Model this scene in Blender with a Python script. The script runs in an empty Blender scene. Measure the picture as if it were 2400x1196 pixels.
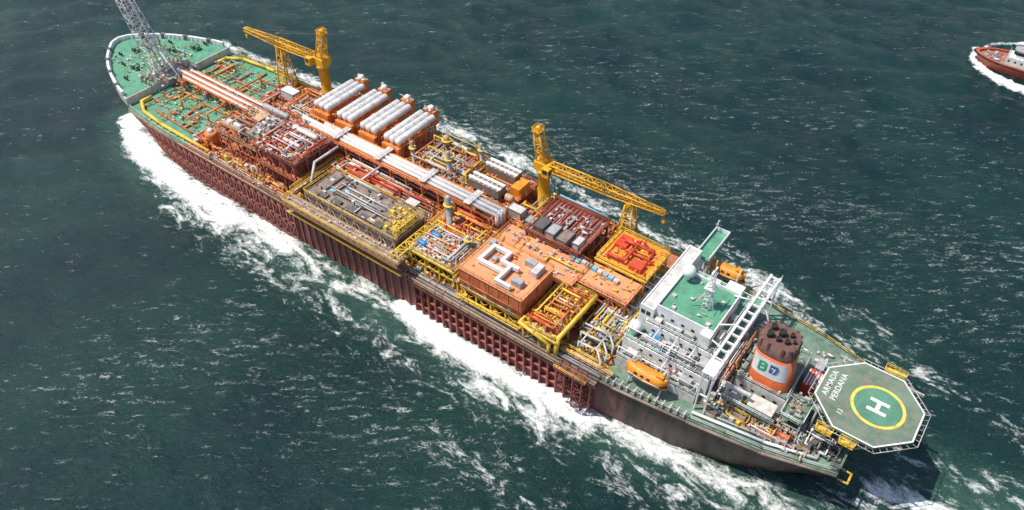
import bpy, math, random
import numpy as np
from mathutils import Vector
random.seed(7)
C = bpy.context.scene.collection
scene = bpy.context.scene
R_ = math.radians
# ------------------------------------------------------------------ camera model (real metres, x = bow, y = port, z up, water at 0)
F, PITCH, HEAD = 1828.0, R_(44.0), R_(53.5)
CP, SP, CH, SH = math.cos(PITCH), math.sin(PITCH), math.cos(HEAD), math.sin(HEAD)
CAMY, CAMZ = 108.9, 140.0
def at(px, py, z):
    X, Y = px - 1200, 598 - py
    d = F * SP - Y * CP
    g, r = (F * CP + Y * SP) / d, X / d
    D = CAMZ - z
    return (D * (-SH * r + CH * g), CAMY - D * (CH * r + SH * g))
cam = bpy.data.cameras.new("Camera"); camo = bpy.data.objects.new("Camera", cam); C.objects.link(camo)
cam.sensor_width = 36; cam.lens = 36 * F / 2400; cam.clip_end = 20000; cam.clip_start = 1
camo.location = (0, CAMY, CAMZ)
camo.rotation_euler = Vector((CH * CP, -SH * CP, -SP)).to_track_quat('-Z', 'Y').to_euler()
scene.camera = camo
# ------------------------------------------------------------------ light
w = bpy.data.worlds.new("World"); scene.world = w; w.use_nodes = True
nt = w.node_tree; bg = nt.nodes['Background']; sky = nt.nodes.new('ShaderNodeTexSky')
sky.sky_type = 'NISHITA'; sky.sun_disc = False
SD = Vector((0.82, 0.57, 0)).normalized(); EL = R_(63)
sky.sun_elevation = EL; sky.sun_rotation = math.atan2(SD.x, SD.y)
nt.links.new(sky.outputs[0], bg.inputs[0]); bg.inputs[1].default_value = 0.14
sl = bpy.data.lights.new("Sun", 'SUN'); sl.energy = 5.0; sl.angle = R_(0.5); sl.color = (1, .95, .87)
so = bpy.data.objects.new("Sun", sl); C.objects.link(so)
sdir = Vector((SD.x * math.cos(EL), SD.y * math.cos(EL), math.sin(EL)))
so.rotation_euler = sdir.to_track_quat('Z', 'Y').to_euler(); so.location = (0, 0, 300)
scene.view_settings.view_transform = 'Standard'; scene.view_settings.look = 'None'; scene.view_settings.exposure = 0
# ------------------------------------------------------------------ materials
def N(t, ty, **kw):
    n = t.nodes.new(ty)
    for k, v in kw.items(): setattr(n, k, v)
    return n
def mat(name, col, rough=.55, metal=0, var=.25, rust=0, scale=.6, rc=(.16, .05, .025), bump=0):
    m = bpy.data.materials.new(name); m.use_nodes = True; t = m.node_tree; L = t.links.new
    b = t.nodes['Principled BSDF']; b.inputs['Roughness'].default_value = rough; b.inputs['Metallic'].default_value = metal
    geo = N(t, 'ShaderNodeNewGeometry')
    n1 = N(t, 'ShaderNodeTexNoise'); n1.inputs['Scale'].default_value = scale; n1.inputs['Detail'].default_value = 8; n1.inputs['Roughness'].default_value = .65
    L(geo.outputs['Position'], n1.inputs['Vector'])
    r1 = N(t, 'ShaderNodeMapRange'); r1.inputs[1].default_value = .3; r1.inputs[2].default_value = .7
    r1.inputs[3].default_value = 1 - var * 1.4; r1.inputs[4].default_value = 1 + var * .6
    L(n1.outputs[0], r1.inputs[0])
    mx = N(t, 'ShaderNodeMix', data_type='RGBA', blend_type='MULTIPLY'); mx.inputs[0].default_value = 1
    mx.inputs[6].default_value = (*col, 1); L(r1.outputs[0], mx.inputs[7])
    out = mx.outputs[2]
    if rust:
        mp = N(t, 'ShaderNodeMapping'); mp.inputs['Scale'].default_value = (.9, .9, .25); L(geo.outputs['Position'], mp.inputs[0])
        n2 = N(t, 'ShaderNodeTexNoise'); n2.inputs['Scale'].default_value = .8; n2.inputs['Detail'].default_value = 10; n2.inputs['Roughness'].default_value = .7
        L(mp.outputs[0], n2.inputs['Vector'])
        r2 = N(t, 'ShaderNodeMapRange'); r2.inputs[1].default_value = .62 - rust * .25; r2.inputs[2].default_value = .72 - rust * .15
        r2.inputs[4].default_value = .8
        L(n2.outputs[0], r2.inputs[0])
        m2 = N(t, 'ShaderNodeMix', data_type='RGBA'); L(r2.outputs[0], m2.inputs[0]); L(out, m2.inputs[6]); m2.inputs[7].default_value = (*rc, 1)
        out = m2.outputs[2]
    L(out, b.inputs['Base Color'])
    return m
ORANGE = mat('orange_paint', (.76, .24, .055), .5, 0, .25, .22)
ODECK = mat('orange_deck_paint', (.76, .31, .14), .6, 0, .22, .25, .3, (.46, .25, .15))
BRIGHT = mat('bright_orange_paint', (.8, .28, .02), .5, 0, .2, .1)
RED = mat('red_paint', (.62, .07, .03), .5, 0, .2, .15)
REDOR = mat('red_oxide_steel', (.58, .17, .07), .6, 0, .35, .28)
DRED = mat('dark_red_steel', (.25, .07, .055), .7, 0, .35, .3, .5, (.09, .05, .04))
RIBM = mat('maroon_steel', (.4, .12, .09), .65, 0, .3, .35, .5, (.14, .06, .045))
YEL = mat('yellow_paint', (.8, .52, .06), .5, 0, .22, .18)
CRY = mat('crane_yellow_paint', (.78, .4, .02), .45, 0, .2, .12)
GREEN = mat('green_deck_paint', (.1, .31, .19), .6, 0, .28, .3, .35, (.24, .3, .21))
GDARK = mat('worn_green_deck', (.14, .24, .17), .7, 0, .4, .5, .35, (.24, .23, .19))
WHITE = mat('white_paint', (.76, .76, .75), .45, 0, .14, .14, .5, (.45, .38, .32))
OFFW = mat('weathered_white_paint', (.6, .57, .54), .5, 0, .25, .3, .6, (.4, .24, .16))
PINKW = mat('dusty_white_pipe', (.74, .64, .58), .45, 0, .2, .25, .7, (.5, .27, .18))
GREY = mat('grey_paint', (.38, .38, .37), .55, 0, .25, .2)
DGREY = mat('dark_grey_steel', (.11, .105, .1), .6, 0, .3, .3)
BLACK = mat('black_rubber', (.018, .018, .019), .7, 0, .2)
BROWN = mat('brown_grey_grating', (.27, .2, .16), .75, 0, .35, .4, .5, (.19, .14, .11))
TAN = mat('tan_primer', (.6, .4, .24), .6, 0, .3, .4)
SILV = mat('silver_cladding', (.76, .73, .69), .4, .15, .22, .15, .8, (.42, .38, .32))
BLUE = mat('blue_paint', (.03, .22, .45), .45, 0, .2)
LBLUE = mat('light_blue_paint', (.2, .5, .62), .5, 0, .2)
BGREEN = mat('bright_green_paint', (.03, .42, .2), .5)
GLASS = mat('dark_window_glass', (.02, .03, .035), .08, 0, .1)
MARKW = mat('white_marking_paint', (.8, .8, .77), .5, 0, .14)
FADEW = mat('faded_white_lettering', (.7, .71, .66), .6, 0, .2)
MARKY = mat('yellow_marking_paint', (.74, .6, .1), .5, 0, .2, .2)
FUNB = mat('sooty_brown_funnel_top', (.17, .085, .065), .7, 0, .35, .3, .5, (.06, .04, .035))
MAINDECK = mat('red_oxide_deck', (.46, .15, .075), .7, 0, .4, .5, .3, (.22, .11, .07))
TUGRED = mat('tug_red_paint', (.5, .1, .055), .5, 0, .2, .15)
def hullmat():
    m = bpy.data.materials.new('hull_paint'); m.use_nodes = True; t = m.node_tree; L = t.links.new
    b = t.nodes['Principled BSDF']; b.inputs['Roughness'].default_value = .55
    geo = N(t, 'ShaderNodeNewGeometry'); sep = N(t, 'ShaderNodeSeparateXYZ'); L(geo.outputs['Position'], sep.inputs[0])
    nz = N(t, 'ShaderNodeTexNoise'); nz.inputs['Scale'].default_value = .5; nz.inputs['Detail'].default_value = 10; nz.inputs['Roughness'].default_value = .68
    mp = N(t, 'ShaderNodeMapping'); mp.inputs['Scale'].default_value = (1, 1, .2); L(geo.outputs['Position'], mp.inputs[0]); L(mp.outputs[0], nz.inputs['Vector'])
    ad = N(t, 'ShaderNodeMath', operation='MULTIPLY_ADD'); ad.inputs[1].default_value = 1.2; L(nz.outputs[0], ad.inputs[0]); L(sep.outputs[2], ad.inputs[2])
    rp = N(t, 'ShaderNodeMapRange'); rp.inputs[1].default_value = 10.2; rp.inputs[2].default_value = 10.8; L(ad.outputs[0], rp.inputs[0])
    mr = N(t, 'ShaderNodeMapRange'); mr.inputs[1].default_value = .38; mr.inputs[2].default_value = .65; L(nz.outputs[0], mr.inputs[0])
    lo = N(t, 'ShaderNodeMix', data_type='RGBA'); lo.inputs[6].default_value = (.1, .028, .028, 1); lo.inputs[7].default_value = (.24, .07, .06, 1); L(mr.outputs[0], lo.inputs[0])
    hi = N(t, 'ShaderNodeMix', data_type='RGBA'); hi.inputs[6].default_value = (.02, .017, .017, 1); hi.inputs[7].default_value = (.12, .068, .05, 1); L(mr.outputs[0], hi.inputs[0])
    ax = N(t, 'ShaderNodeMapRange'); ax.inputs[1].default_value = 42; ax.inputs[2].default_value = 36; L(sep.outputs[0], ax.inputs[0])
    mxx = N(t, 'ShaderNodeMath', operation='MAXIMUM'); L(rp.outputs[0], mxx.inputs[0]); L(ax.outputs[0], mxx.inputs[1])
    mx = N(t, 'ShaderNodeMix', data_type='RGBA'); L(mxx.outputs[0], mx.inputs[0]); L(lo.outputs[2], mx.inputs[6]); L(hi.outputs[2], mx.inputs[7])
    L(mx.outputs[2], b.inputs['Base Color'])
    return m
HULL = hullmat()
# ------------------------------------------------------------------ mesh builder
ORG = {}
def V3(a): return Vector(a)
class MB:
    def __init__(s): s.v = []; s.f = []; s.s = []
    def box(s, x0, x1, y0, y1, z0, z1):
        if x0 > x1: x0, x1 = x1, x0
        if y0 > y1: y0, y1 = y1, y0
        k = len(s.v)
        s.v += [(x0,y0,z0),(x1,y0,z0),(x1,y1,z0),(x0,y1,z0),(x0,y0,z1),(x1,y0,z1),(x1,y1,z1),(x0,y1,z1)]
        s.f += [tuple(k+i for i in q) for q in ((3,2,1,0),(4,5,6,7),(0,1,5,4),(1,2,6,5),(2,3,7,6),(3,0,4,7))]; s.s += [0]*6
        return s
    def cb(s, c, sx, sy, sz): return s.box(c[0]-sx/2, c[0]+sx/2, c[1]-sy/2, c[1]+sy/2, c[2], c[2]+sz)
    def lathe(s, p0, ax, prof, n=12):
        p0 = V3(p0); ax = V3(ax).normalized(); a = ax.orthogonal().normalized(); b = ax.cross(a)
        k = len(s.v)
        for t, r in prof:
            for i in range(n):
                q = 2*math.pi*i/n
                s.v.append(tuple(p0 + ax*t + (a*math.cos(q)+b*math.sin(q))*r))
        for j in range(len(prof)-1):
            for i in range(n):
                s.f.append((k+j*n+i, k+j*n+(i+1)%n, k+(j+1)*n+(i+1)%n, k+(j+1)*n+i)); s.s.append(1)
        s.f.append(tuple(k+i for i in reversed(range(n)))); s.f.append(tuple(k+(len(prof)-1)*n+i for i in range(n))); s.s += [0, 0]
        return s
    def cyl(s, p0, p1, r, n=8, r1=None):
        d = V3(p1)-V3(p0)
        if d.length < 1e-4: return s
        return s.lathe(p0, d, [(0, r), (d.length, r if r1 is None else r1)], n)
    def vessel(s, p0, p1, r, n=14):
        d = V3(p1)-V3(p0); l = d.length
        return s.lathe(p0, d, [(0, r*.15), (r*.1, r*.55), (r*.3, r*.85), (r*.6, r), (l-r*.6, r), (l-r*.3, r*.85), (l-r*.1, r*.55), (l, r*.15)], n)
    def ball(s, c, r, n=16, m=9):
        pr = [(-r*math.cos(math.pi*i/m), max(.01, r*math.sin(math.pi*i/m))) for i in range(m+1)]
        return s.lathe(c, (0,0,1), pr, n)
    def path(s, pts, r, n=8):
        for a, b in zip(pts[:-1], pts[1:]):
            a, b = V3(a), V3(b); d = (b-a)
            if d.length < 1e-3: continue
            d.normalize(); s.cyl(a-d*r*.6, b+d*r*.6, r, n)
        return s
    def prism(s, poly, z0, z1):
        n = len(poly); k = len(s.v)
        s.v += [(p[0], p[1], z0) for p in poly] + [(p[0], p[1], z1) for p in poly]
        s.f.append(tuple(k+i for i in reversed(range(n)))); s.f.append(tuple(k+n+i for i in range(n))); s.s += [0, 0]
        for i in range(n): s.f.append((k+i, k+(i+1)%n, k+n+(i+1)%n, k+n+i)); s.s.append(0)
        return s
    def lattice(s, p0, p1, w0, w1, n, rc=.14, rb=.08, up=(0,0,1), h0=None, h1=None):
        p0, p1 = V3(p0), V3(p1); d = (p1-p0).normalized()
        a = d.cross(V3(up))
        if a.length < .1: a = V3((1,0,0))
        a.normalize(); b = a.cross(d)
        h0 = h0 or w0; h1 = h1 or w1
        rings = []
        for i in range(n+1):
            t = i/n; c = p0.lerp(p1, t); ww = w0+(w1-w0)*t; hh = h0+(h1-h0)*t
            rings.append([c+a*ww/2*sx+b*hh/2*sy for sx, sy in ((1,1),(-1,1),(-1,-1),(1,-1))])
        for j in range(4): s.cyl(rings[0][j], rings[-1][j], rc, 6)
        for i in range(n):
            for j in range(4):
                q, q2 = (j, (j+1)%4) if i % 2 else ((j+1)%4, j)
                s.cyl(rings[i][q], rings[i+1][q2], rb, 4)
                s.cyl(rings[i][j], rings[i][(j+1)%4], rb, 4)
        for j in range(4): s.cyl(rings[-1][j], rings[-1][(j+1)%4], rb, 4)
        return s
    def rail(s, pts, h=1.1, r=.055, step=2.0, closed=False, mid=True):
        pts = [V3(p) for p in pts]
        if closed: pts.append(pts[0])
        for a, b in zip(pts[:-1], pts[1:]):
            l = (b-a).length; n = max(1, int(l/step)); up = V3((0,0,h))
            s.cyl(a+up, b+up, r, 4)
            if mid: s.cyl(a+up*.55, b+up*.55, r*.8, 4)
            for i in range(n+1):
                c = a.lerp(b, i/n); s.cyl(c, c+up, r, 4)
        return s
    def build(s, name, m, parent=None, label=None, kind=None):
        me = bpy.data.meshes.new(name)
        o = bpy.data.objects.new(name, me)
        org = ORG.get(parent.name, V3((0,0,0))) if parent else V3((0,0,0))
        vs = [(v[0]-org.x, v[1]-org.y, v[2]-org.z) for v in s.v]
        me.from_pydata(vs, [], s.f); me.polygons.foreach_set('use_smooth', [bool(q) for q in s.s]); me.materials.append(m); me.update()
        C.objects.link(o)
        if parent: o.parent = parent; ORG[o.name] = org
        if label: o['label'] = label
        if kind: o['kind'] = kind
        return o
def thing(name, label, cat, loc, group=None):
    o = bpy.data.objects.new(name, None); C.objects.link(o); o.location = loc; o.empty_display_size = 1
    o['label'] = label; o['category'] = cat
    if group: o['group'] = group
    ORG[o.name] = V3(loc); return o
def dup(root, loc, label=None):
    r = root.copy(); C.objects.link(r); r.location = loc
    if label: r['label'] = label
    for ch in list(root.children):
        c = ch.copy(); C.objects.link(c); c.parent = r
        for g in list(ch.children):
            d = g.copy(); C.objects.link(d); d.parent = c
    return r
def textmesh(body, size, loc, rotz, m, parent, name='lettering'):
    cu = bpy.data.curves.new(name, 'FONT'); cu.body = body; cu.size = size; cu.align_x = 'CENTER'; cu.align_y = 'CENTER'; cu.offset = .02; cu.extrude = .01; cu.space_character = 1.08
    tmp = bpy.data.objects.new('tmp', cu); C.objects.link(tmp)
    dg = bpy.context.evaluated_depsgraph_get(); me = bpy.data.meshes.new_from_object(tmp.evaluated_get(dg))
    bpy.data.objects.remove(tmp)
    o = bpy.data.objects.new(name, me); me.materials.clear(); me.materials.append(m); C.objects.link(o)
    org = ORG.get(parent.name); o.parent = parent; o.location = V3(loc)-org; o.rotation_euler = (0, 0, rotz); ORG[o.name] = org
    return o
# ------------------------------------------------------------------ sea
def axis(lo, hi, st, far):
    a = np.arange(lo, hi+.01, st); k = st; l = [lo]; h = [hi]
    while l[-1] > -far: k *= 1.5; l.append(l[-1]-k); h.append(h[-1]+k)
    return np.concatenate([np.array(l[1:][::-1]), a, np.array(h[1:])])
xs = axis(-110, 330, 1.2, 6000); ys = axis(-300, 110, 1.2, 6000)
GX, GY = np.meshgrid(xs, ys, indexing='ij'); nx, ny = GX.shape
foam = np.zeros_like(GX); churn = np.zeros_like(GX); glit = np.full_like(GX, .3)
def band(arr, pix, width, inten, pw=2.0):
    pts = [at(p[0], p[1], 0) for p in pix]
    for i, (a, b) in enumerate(zip(pts[:-1], pts[1:])):
        ax_, ay_ = a; bx_, by_ = b; dx, dy = bx_-ax_, by_-ay_
        t = np.clip(((GX-ax_)*dx+(GY-ay_)*dy)/(dx*dx+dy*dy+1e-9), 0, 1)
        d = np.hypot(GX-(ax_+t*dx), GY-(ay_+t*dy))
        n = len(pts)-1
        wi = width if not isinstance(width, tuple) else width[0]+(width[1]-width[0])*(i+t)/n
        ii = inten if not isinstance(inten, tuple) else inten[0]+(inten[1]-inten[0])*(i+t)/n
        np.maximum(arr, ii*np.exp(-(d/wi)**pw), out=arr)
P1 = [(310,280),(322,330),(352,372),(410,420),(470,462),(540,498),(610,535),(680,580)]
band(foam, P1, (4.6, 5.2), (1.3, .95), 2.5)
band(foam, [(318,340),(370,420),(440,480),(520,535),(600,580),(660,610)], (3.5,5), (.85,.66))
band(foam, [(600,530),(700,600),(800,660),(900,705),(960,735)], 5, (.8,.58))
band(foam, [(420,480),(540,570),(640,640),(760,720),(860,780),(980,850),(1080,910),(1180,960)], 8, (.54,.44))
band(foam, [(620,640),(700,740),(820,860),(950,960),(1100,1040)], 9, .26)
P2 = [(948,718),(1010,775),(1080,822),(1150,862),(1220,900),(1290,935),(1360,965)]
band(foam, P2, (3.4, 4.2), (1.45, 1.1), 2.5); band(foam, [(965,770),(1060,850),(1160,915),(1260,970),(1360,1020)], (3.4,5), (.78,.68))
band(foam, [(1360,965),(1450,1005),(1540,1050),(1640,1095),(1740,1140),(1840,1195),(1900,1240)], (4,5.5), (.98,.7), 2)
band(foam, [(1200,960),(1300,1020),(1450,1100),(1600,1170),(1700,1210)], 8, .5); band(foam, [(1000,1040),(1150,1110),(1300,1190)], 8, .4)
band(foam, [(2060,1150),(2120,1175),(2240,1210),(2400,1270)], (4,5), (.95,.6)); band(foam, [(2130,1090),(2260,1130),(2400,1180)], 6, .5); band(foam, [(1900,1190),(2100,1180)], 7, .5)
band(foam, [(2180,900),(2300,960),(2400,1010)], 8, .38); band(foam, [(1880,750),(1990,800),(2100,850),(2200,900)], 6, .5)
band(foam, [(520,105),(600,135),(700,175),(760,200),(850,220)], 3, .75); band(foam, [(700,182),(745,205)], 3.5, 1.0)
band(foam, [(1020,290),(1100,320),(1180,360),(1260,400)], 4, .7); band(foam, [(1260,400),(1420,490),(1560,560),(1700,620),(1850,700)], 4.5, .62)
band(foam, [(1040,285),(1200,330),(1400,400),(1600,480)], 9, .32); band(foam, [(1500,540),(1700,600),(1900,700),(2100,800)], 8, .38)
band(foam, [(2292,116),(2286,140),(2302,165),(2350,192),(2400,212),(2450,235)], (2.0,3.0), 1.3, 2.5); band(foam, [(2300,116),(2330,104),(2400,102)], 1.5, .85)
band(churn, P1+[(800,650),(960,760)]+P2+[(1540,1045),(1740,1130),(1900,1230)], 11, 1); band(churn, [(2000,1100),(2200,1150),(2400,1230)], 12, 1)
band(churn, [(1300,420),(1700,620),(2100,820)], 9, .5)
band(glit, [(1050,260),(1300,360),(1600,430),(2000,520),(2500,640)], 22, 1); band(glit, [(1300,120),(1800,250),(2400,420)], 38, .55)  # bands of water where sun glitter is painted into the colour
band(glit, [(250,900),(500,800),(800,950),(1100,1100)], 26, .8); band(glit, [(2100,650),(2400,800)], 25, .8)
me = bpy.data.meshes.new('sea')
V = np.stack([GX.ravel(), GY.ravel(), np.zeros(nx*ny)], 1)
rng = np.random.default_rng(3)
fine = (GX > -115) & (GX < 335) & (GY > -305) & (GY < 115)
Z = np.zeros_like(GX)
for k in range(34):
    lam = rng.uniform(4, 18); th = math.atan2(-.804, .595)+rng.normal(0, .6); am = .011*lam
    Z += am*np.sin(2*math.pi/lam*(GX*math.cos(th)+GY*math.sin(th))+rng.uniform(0, 6.28))*.32
Z = np.where(fine, Z, 0) + np.minimum(foam, 1)*.45*(foam > .6) + .22*foam*rng.normal(0, 1, GX.shape)*fine
V[:, 2] = Z.ravel()
me.vertices.add(nx*ny); me.vertices.foreach_set('co', V.ravel())
ii, jj = np.meshgrid(np.arange(nx-1), np.arange(ny-1), indexing='ij'); q = ii*ny+jj
quads = np.stack([q, q+ny, q+ny+1, q+1], -1).reshape(-1, 4); nq = len(quads)
me.loops.add(nq*4); me.loops.foreach_set('vertex_index', quads.ravel().astype(np.int32))
me.polygons.add(nq); me.polygons.foreach_set('loop_start', np.arange(0, nq*4, 4, dtype=np.int32)); me.polygons.foreach_set('use_smooth', np.ones(nq, bool))
me.update(calc_edges=True)
for nm, arr in (('foam', foam), ('churn', churn), ('painted_glitter', glit)):
    a = me.attributes.new(nm, 'FLOAT', 'POINT'); a.data.foreach_set('value', arr.ravel().astype(np.float32))
sea = bpy.data.objects.new('sea', me); C.objects.link(sea); sea['kind'] = 'structure'
m = bpy.data.materials.new('sea_water'); m.use_nodes = True; t = m.node_tree; L = t.links.new
b = t.nodes['Principled BSDF']; geo = N(t, 'ShaderNodeNewGeometry')
rot = N(t, 'ShaderNodeMapping'); rot.inputs['Rotation'].default_value = (0, 0, R_(-36.5)); L(geo.outputs['Position'], rot.inputs[0])
def noise(scale, stretch, detail=4, rough=.55, dist=0., off=0, src=None):
    mp = N(t, 'ShaderNodeMapping'); mp.inputs['Scale'].default_value = (stretch, 1, 1); mp.inputs['Location'].default_value = (off, off, 0); L(src or rot.outputs[0], mp.inputs[0])
    n = N(t, 'ShaderNodeTexNoise'); n.inputs['Scale'].default_value = scale; n.inputs['Detail'].default_value = detail
    n.inputs['Roughness'].default_value = rough; n.inputs['Distortion'].default_value = dist; L(mp.outputs[0], n.inputs['Vector']); return n.outputs[0]
def mth(op, a, b_=None, c=None):
    n = N(t, 'ShaderNodeMath', operation=op)
    for i, v in enumerate((a, b_, c)):
        if v is None: continue
        if isinstance(v, (int, float)): n.inputs[i].default_value = v
        else: L(v, n.inputs[i])
    return n.outputs[0]
def mrange(v, a, b_, c=0., d=1.):
    n = N(t, 'ShaderNodeMapRange'); n.inputs[1].default_value = a; n.inputs[2].default_value = b_; n.inputs[3].default_value = c; n.inputs[4].default_value = d
    L(v, n.inputs[0]); return n.outputs[0]
def ridge(v): return mth('SUBTRACT', 1.0, mth('MULTIPLY', mth('ABSOLUTE', mth('SUBTRACT', v, .5)), 2.0))
fa = N(t, 'ShaderNodeAttribute', attribute_name='foam').outputs['Fac']; ca = N(t, 'ShaderNodeAttribute', attribute_name='churn').outputs['Fac']; gl = N(t, 'ShaderNodeAttribute', attribute_name='painted_glitter').outputs['Fac']
h = mth('MULTIPLY', noise(.09, .5, 3), 1.1)
r1 = ridge(noise(.34, .45, 4, .6, .5)); r2 = ridge(noise(.95, .5, 4, .65, .4, 7)); r3 = ridge(noise(1.5, .42, 3, .6, .3, 17))
h = mth('MULTIPLY_ADD', r1, .5, h); h = mth('MULTIPLY_ADD', r2, .4, h); h = mth('MULTIPLY_ADD', noise(2.4, .6, 3, .6, 0, 3), .24, h)
bp = N(t, 'ShaderNodeBump'); bp.inputs['Strength'].default_value = 1; bp.inputs['Distance'].default_value = 1.15; L(h, bp.inputs['Height'])
fn = noise(.2, .5, 13, .72, 1.2, 3, geo.outputs['Position']); fn2 = noise(1.0, .6, 8, .74, .6, 13, geo.outputs['Position'])
fsum = mth('ADD', mth('MULTIPLY', fa, .47), mth('ADD', mth('MULTIPLY', fn, 1.1), mth('MULTIPLY', fn2, .6)))
foam_glint = mth('MULTIPLY', mrange(fsum, 1.08, 1.3), mrange(fa, .03, .2))
patch = mth('ADD', noise(.6, .3, 5, .72, 0, 31), mth('MULTIPLY_ADD', gl, .13, -.135)); big = mrange(noise(.03, .6, 4, .6, 0, 5), .35, .65, .35, 1.0)
painted_glints = mth('MULTIPLY', mth('MULTIPLY', mrange(r3, .91, .985), mrange(patch, .5, .6)), big)  # thin white flecks painted on the crests as sun glints
foam_glint = mth('MAXIMUM', foam_glint, mth('MULTIPLY', painted_glints, .62))  # real foam and the painted sun glints share one white mask
deep = N(t, 'ShaderNodeMix', data_type='RGBA'); deep.inputs[6].default_value = (.0045, .022, .024, 1); deep.inputs[7].default_value = (.009, .037, .032, 1)
L(mrange(noise(.02, 1, 4), .35, .65), deep.inputs[0])
gr = N(t, 'ShaderNodeMix', data_type='RGBA'); gr.inputs[7].default_value = (.055, .125, .095, 1); L(deep.outputs[2], gr.inputs[6])
L(mrange(mth('MULTIPLY', mth('MAXIMUM', ca, fa), fn), .15, .75), gr.inputs[0])
fin = N(t, 'ShaderNodeMix', data_type='RGBA'); fin.inputs[7].default_value = (.86, .87, .84, 1); L(gr.outputs[2], fin.inputs[6]); L(foam_glint, fin.inputs[0])
L(fin.outputs[2], b.inputs['Base Color']); L(mrange(foam_glint, 0, 1, .12, .8), b.inputs['Roughness']); b.inputs['IOR'].default_value = 1.33
b.inputs['Specular IOR Level'].default_value = .38
L(bp.outputs[0], b.inputs['Normal'])
me.materials.append(m)
# ------------------------------------------------------------------ the ship
ship = thing('production_ship', 'long oil production ship with dark red hull, white and green stern quarters and octagonal helideck', 'ship', (0, 0, 0))
DZ = 12.0
DK = [(-3.5,13.2),(3,15.2),(10,17),(24,19),(40,20.6),(55,21),(80,21),(105,21),(130,21),(155,21),(180,21),(195,20.6),(204,19.6),(212,17.8),(220,15.0),(226,12.2),(231,9.2),(235,6),(238,3),(239,0)]
WL = [(3,6),(9,11),(16,14.5),(27,18),(42,20.2),(55,21),(80,21),(105,21),(130,21),(155,21),(180,20.6),(190,19.4),(197,17.4),(204,14.4),(211,10.8),(217,7.6),(223,4.8),(228,2.6),(231,1.2),(233,0)]
mb = MB(); nl = 7
for sgn in (1, -1):
    k = len(mb.v)
    for (dx, dy), (wx, wy) in zip(DK, WL):
        for j in range(nl+1):
            tt = j/nl; e = tt**.75 if dx < 60 else tt
            z = -2 + (DZ+2)*tt
            mb.v.append((wx+(dx-wx)*e, sgn*(wy+(dy-wy)*e), z))
    for i in range(len(DK)-1):
        for j in range(nl):
            a = k+i*(nl+1)+j; f = (a, a+1, a+nl+2, a+nl+1)
            mb.f.append(f if sgn > 0 else f[::-1]); mb.s.append(1)
n1 = len(DK)*(nl+1)
for j in range(nl): mb.f.append((j, n1+j, n1+j+1, j+1)); mb.s.append(0)
hull = mb.build('hull', HULL, ship)
def hb(x):
    for (a, ya), (b_, yb) in zip(DK[:-1], DK[1:]):
        if a <= x <= b_: return ya+(yb-ya)*(x-a)/(b_-a)
    return 0
def outline(x0, x1, inset=0):
    xsn = [x0]+[a for a, _ in DK if x0 < a < x1]+[x1]
    port = [(x, max(hb(x)-inset, 0)) for x in xsn]; stb = [(x, -y) for x, y in reversed(port) if y > 0.01]
    return port+stb
MB().prism(outline(43, 178)[::-1], 11.6, 12.0).build('main_deck', MAINDECK, ship)
MB().prism(outline(178.01, 207)[::-1], 11.6, 12.0).build('foredeck', GREEN, ship)
MB().prism(outline(-3.5, 42.99)[::-1], 11.6, 12.0).build('poop_deck', GDARK, ship)
MB().prism(outline(207.01, 239)[::-1], 12.01, 14.5).build('forecastle', OFFW, ship)
MB().prism(outline(207.4, 238.6, .35)[::-1], 14.5, 14.56).build('forecastle_deck', GREEN, ship)
pl = outline(209, 239)
mb = MB()
for a, b_ in zip(pl[:-1], pl[1:]):
    A, B = V3((a[0], a[1], 0)), V3((b_[0], b_[1], 0)); d = (B-A).normalized(); nrm = V3((d.y, -d.x, 0))
    c = (A+B)/2; inw = nrm if nrm.dot(-c+V3((215,0,0))) > 0 else -nrm
    A2, B2 = A+inw*.75, B+inw*.75; k = len(mb.v)
    for p in (A, B, B2, A2): mb.v.append((p.x, p.y, 13.9))
    for p in (A, B, B2, A2): mb.v.append((p.x, p.y, 15.9))
    mb.f += [tuple(k+i for i in q) for q in ((3,2,1,0),(4,5,6,7),(0,1,5,4),(1,2,6,5),(2,3,7,6),(3,0,4,7))]; mb.s += [0]*6
    e = (B-A).length
    for q_ in range(int(e/1.8)+1):
        c2 = A.lerp(B, q_/(int(e/1.8)+1))+inw*1.0; mb.box(c2.x-.25, c2.x+.25, c2.y-.06, c2.y+.06, 14.5, 15.5)
mb.build('bulwark', WHITE, ship)
for x in (214, 222, 229, 234.5):
    for sg in (1, -1):
        MB().box(x-.7, x+.7, sg*(hb(x)-1.0), sg*(hb(x)+.1), 14.6, 16.1).build('fairlead', DGREY, ship)
WLy = lambda x: float(np.interp(x, [p[0] for p in WL], [p[1] for p in WL]))
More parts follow.
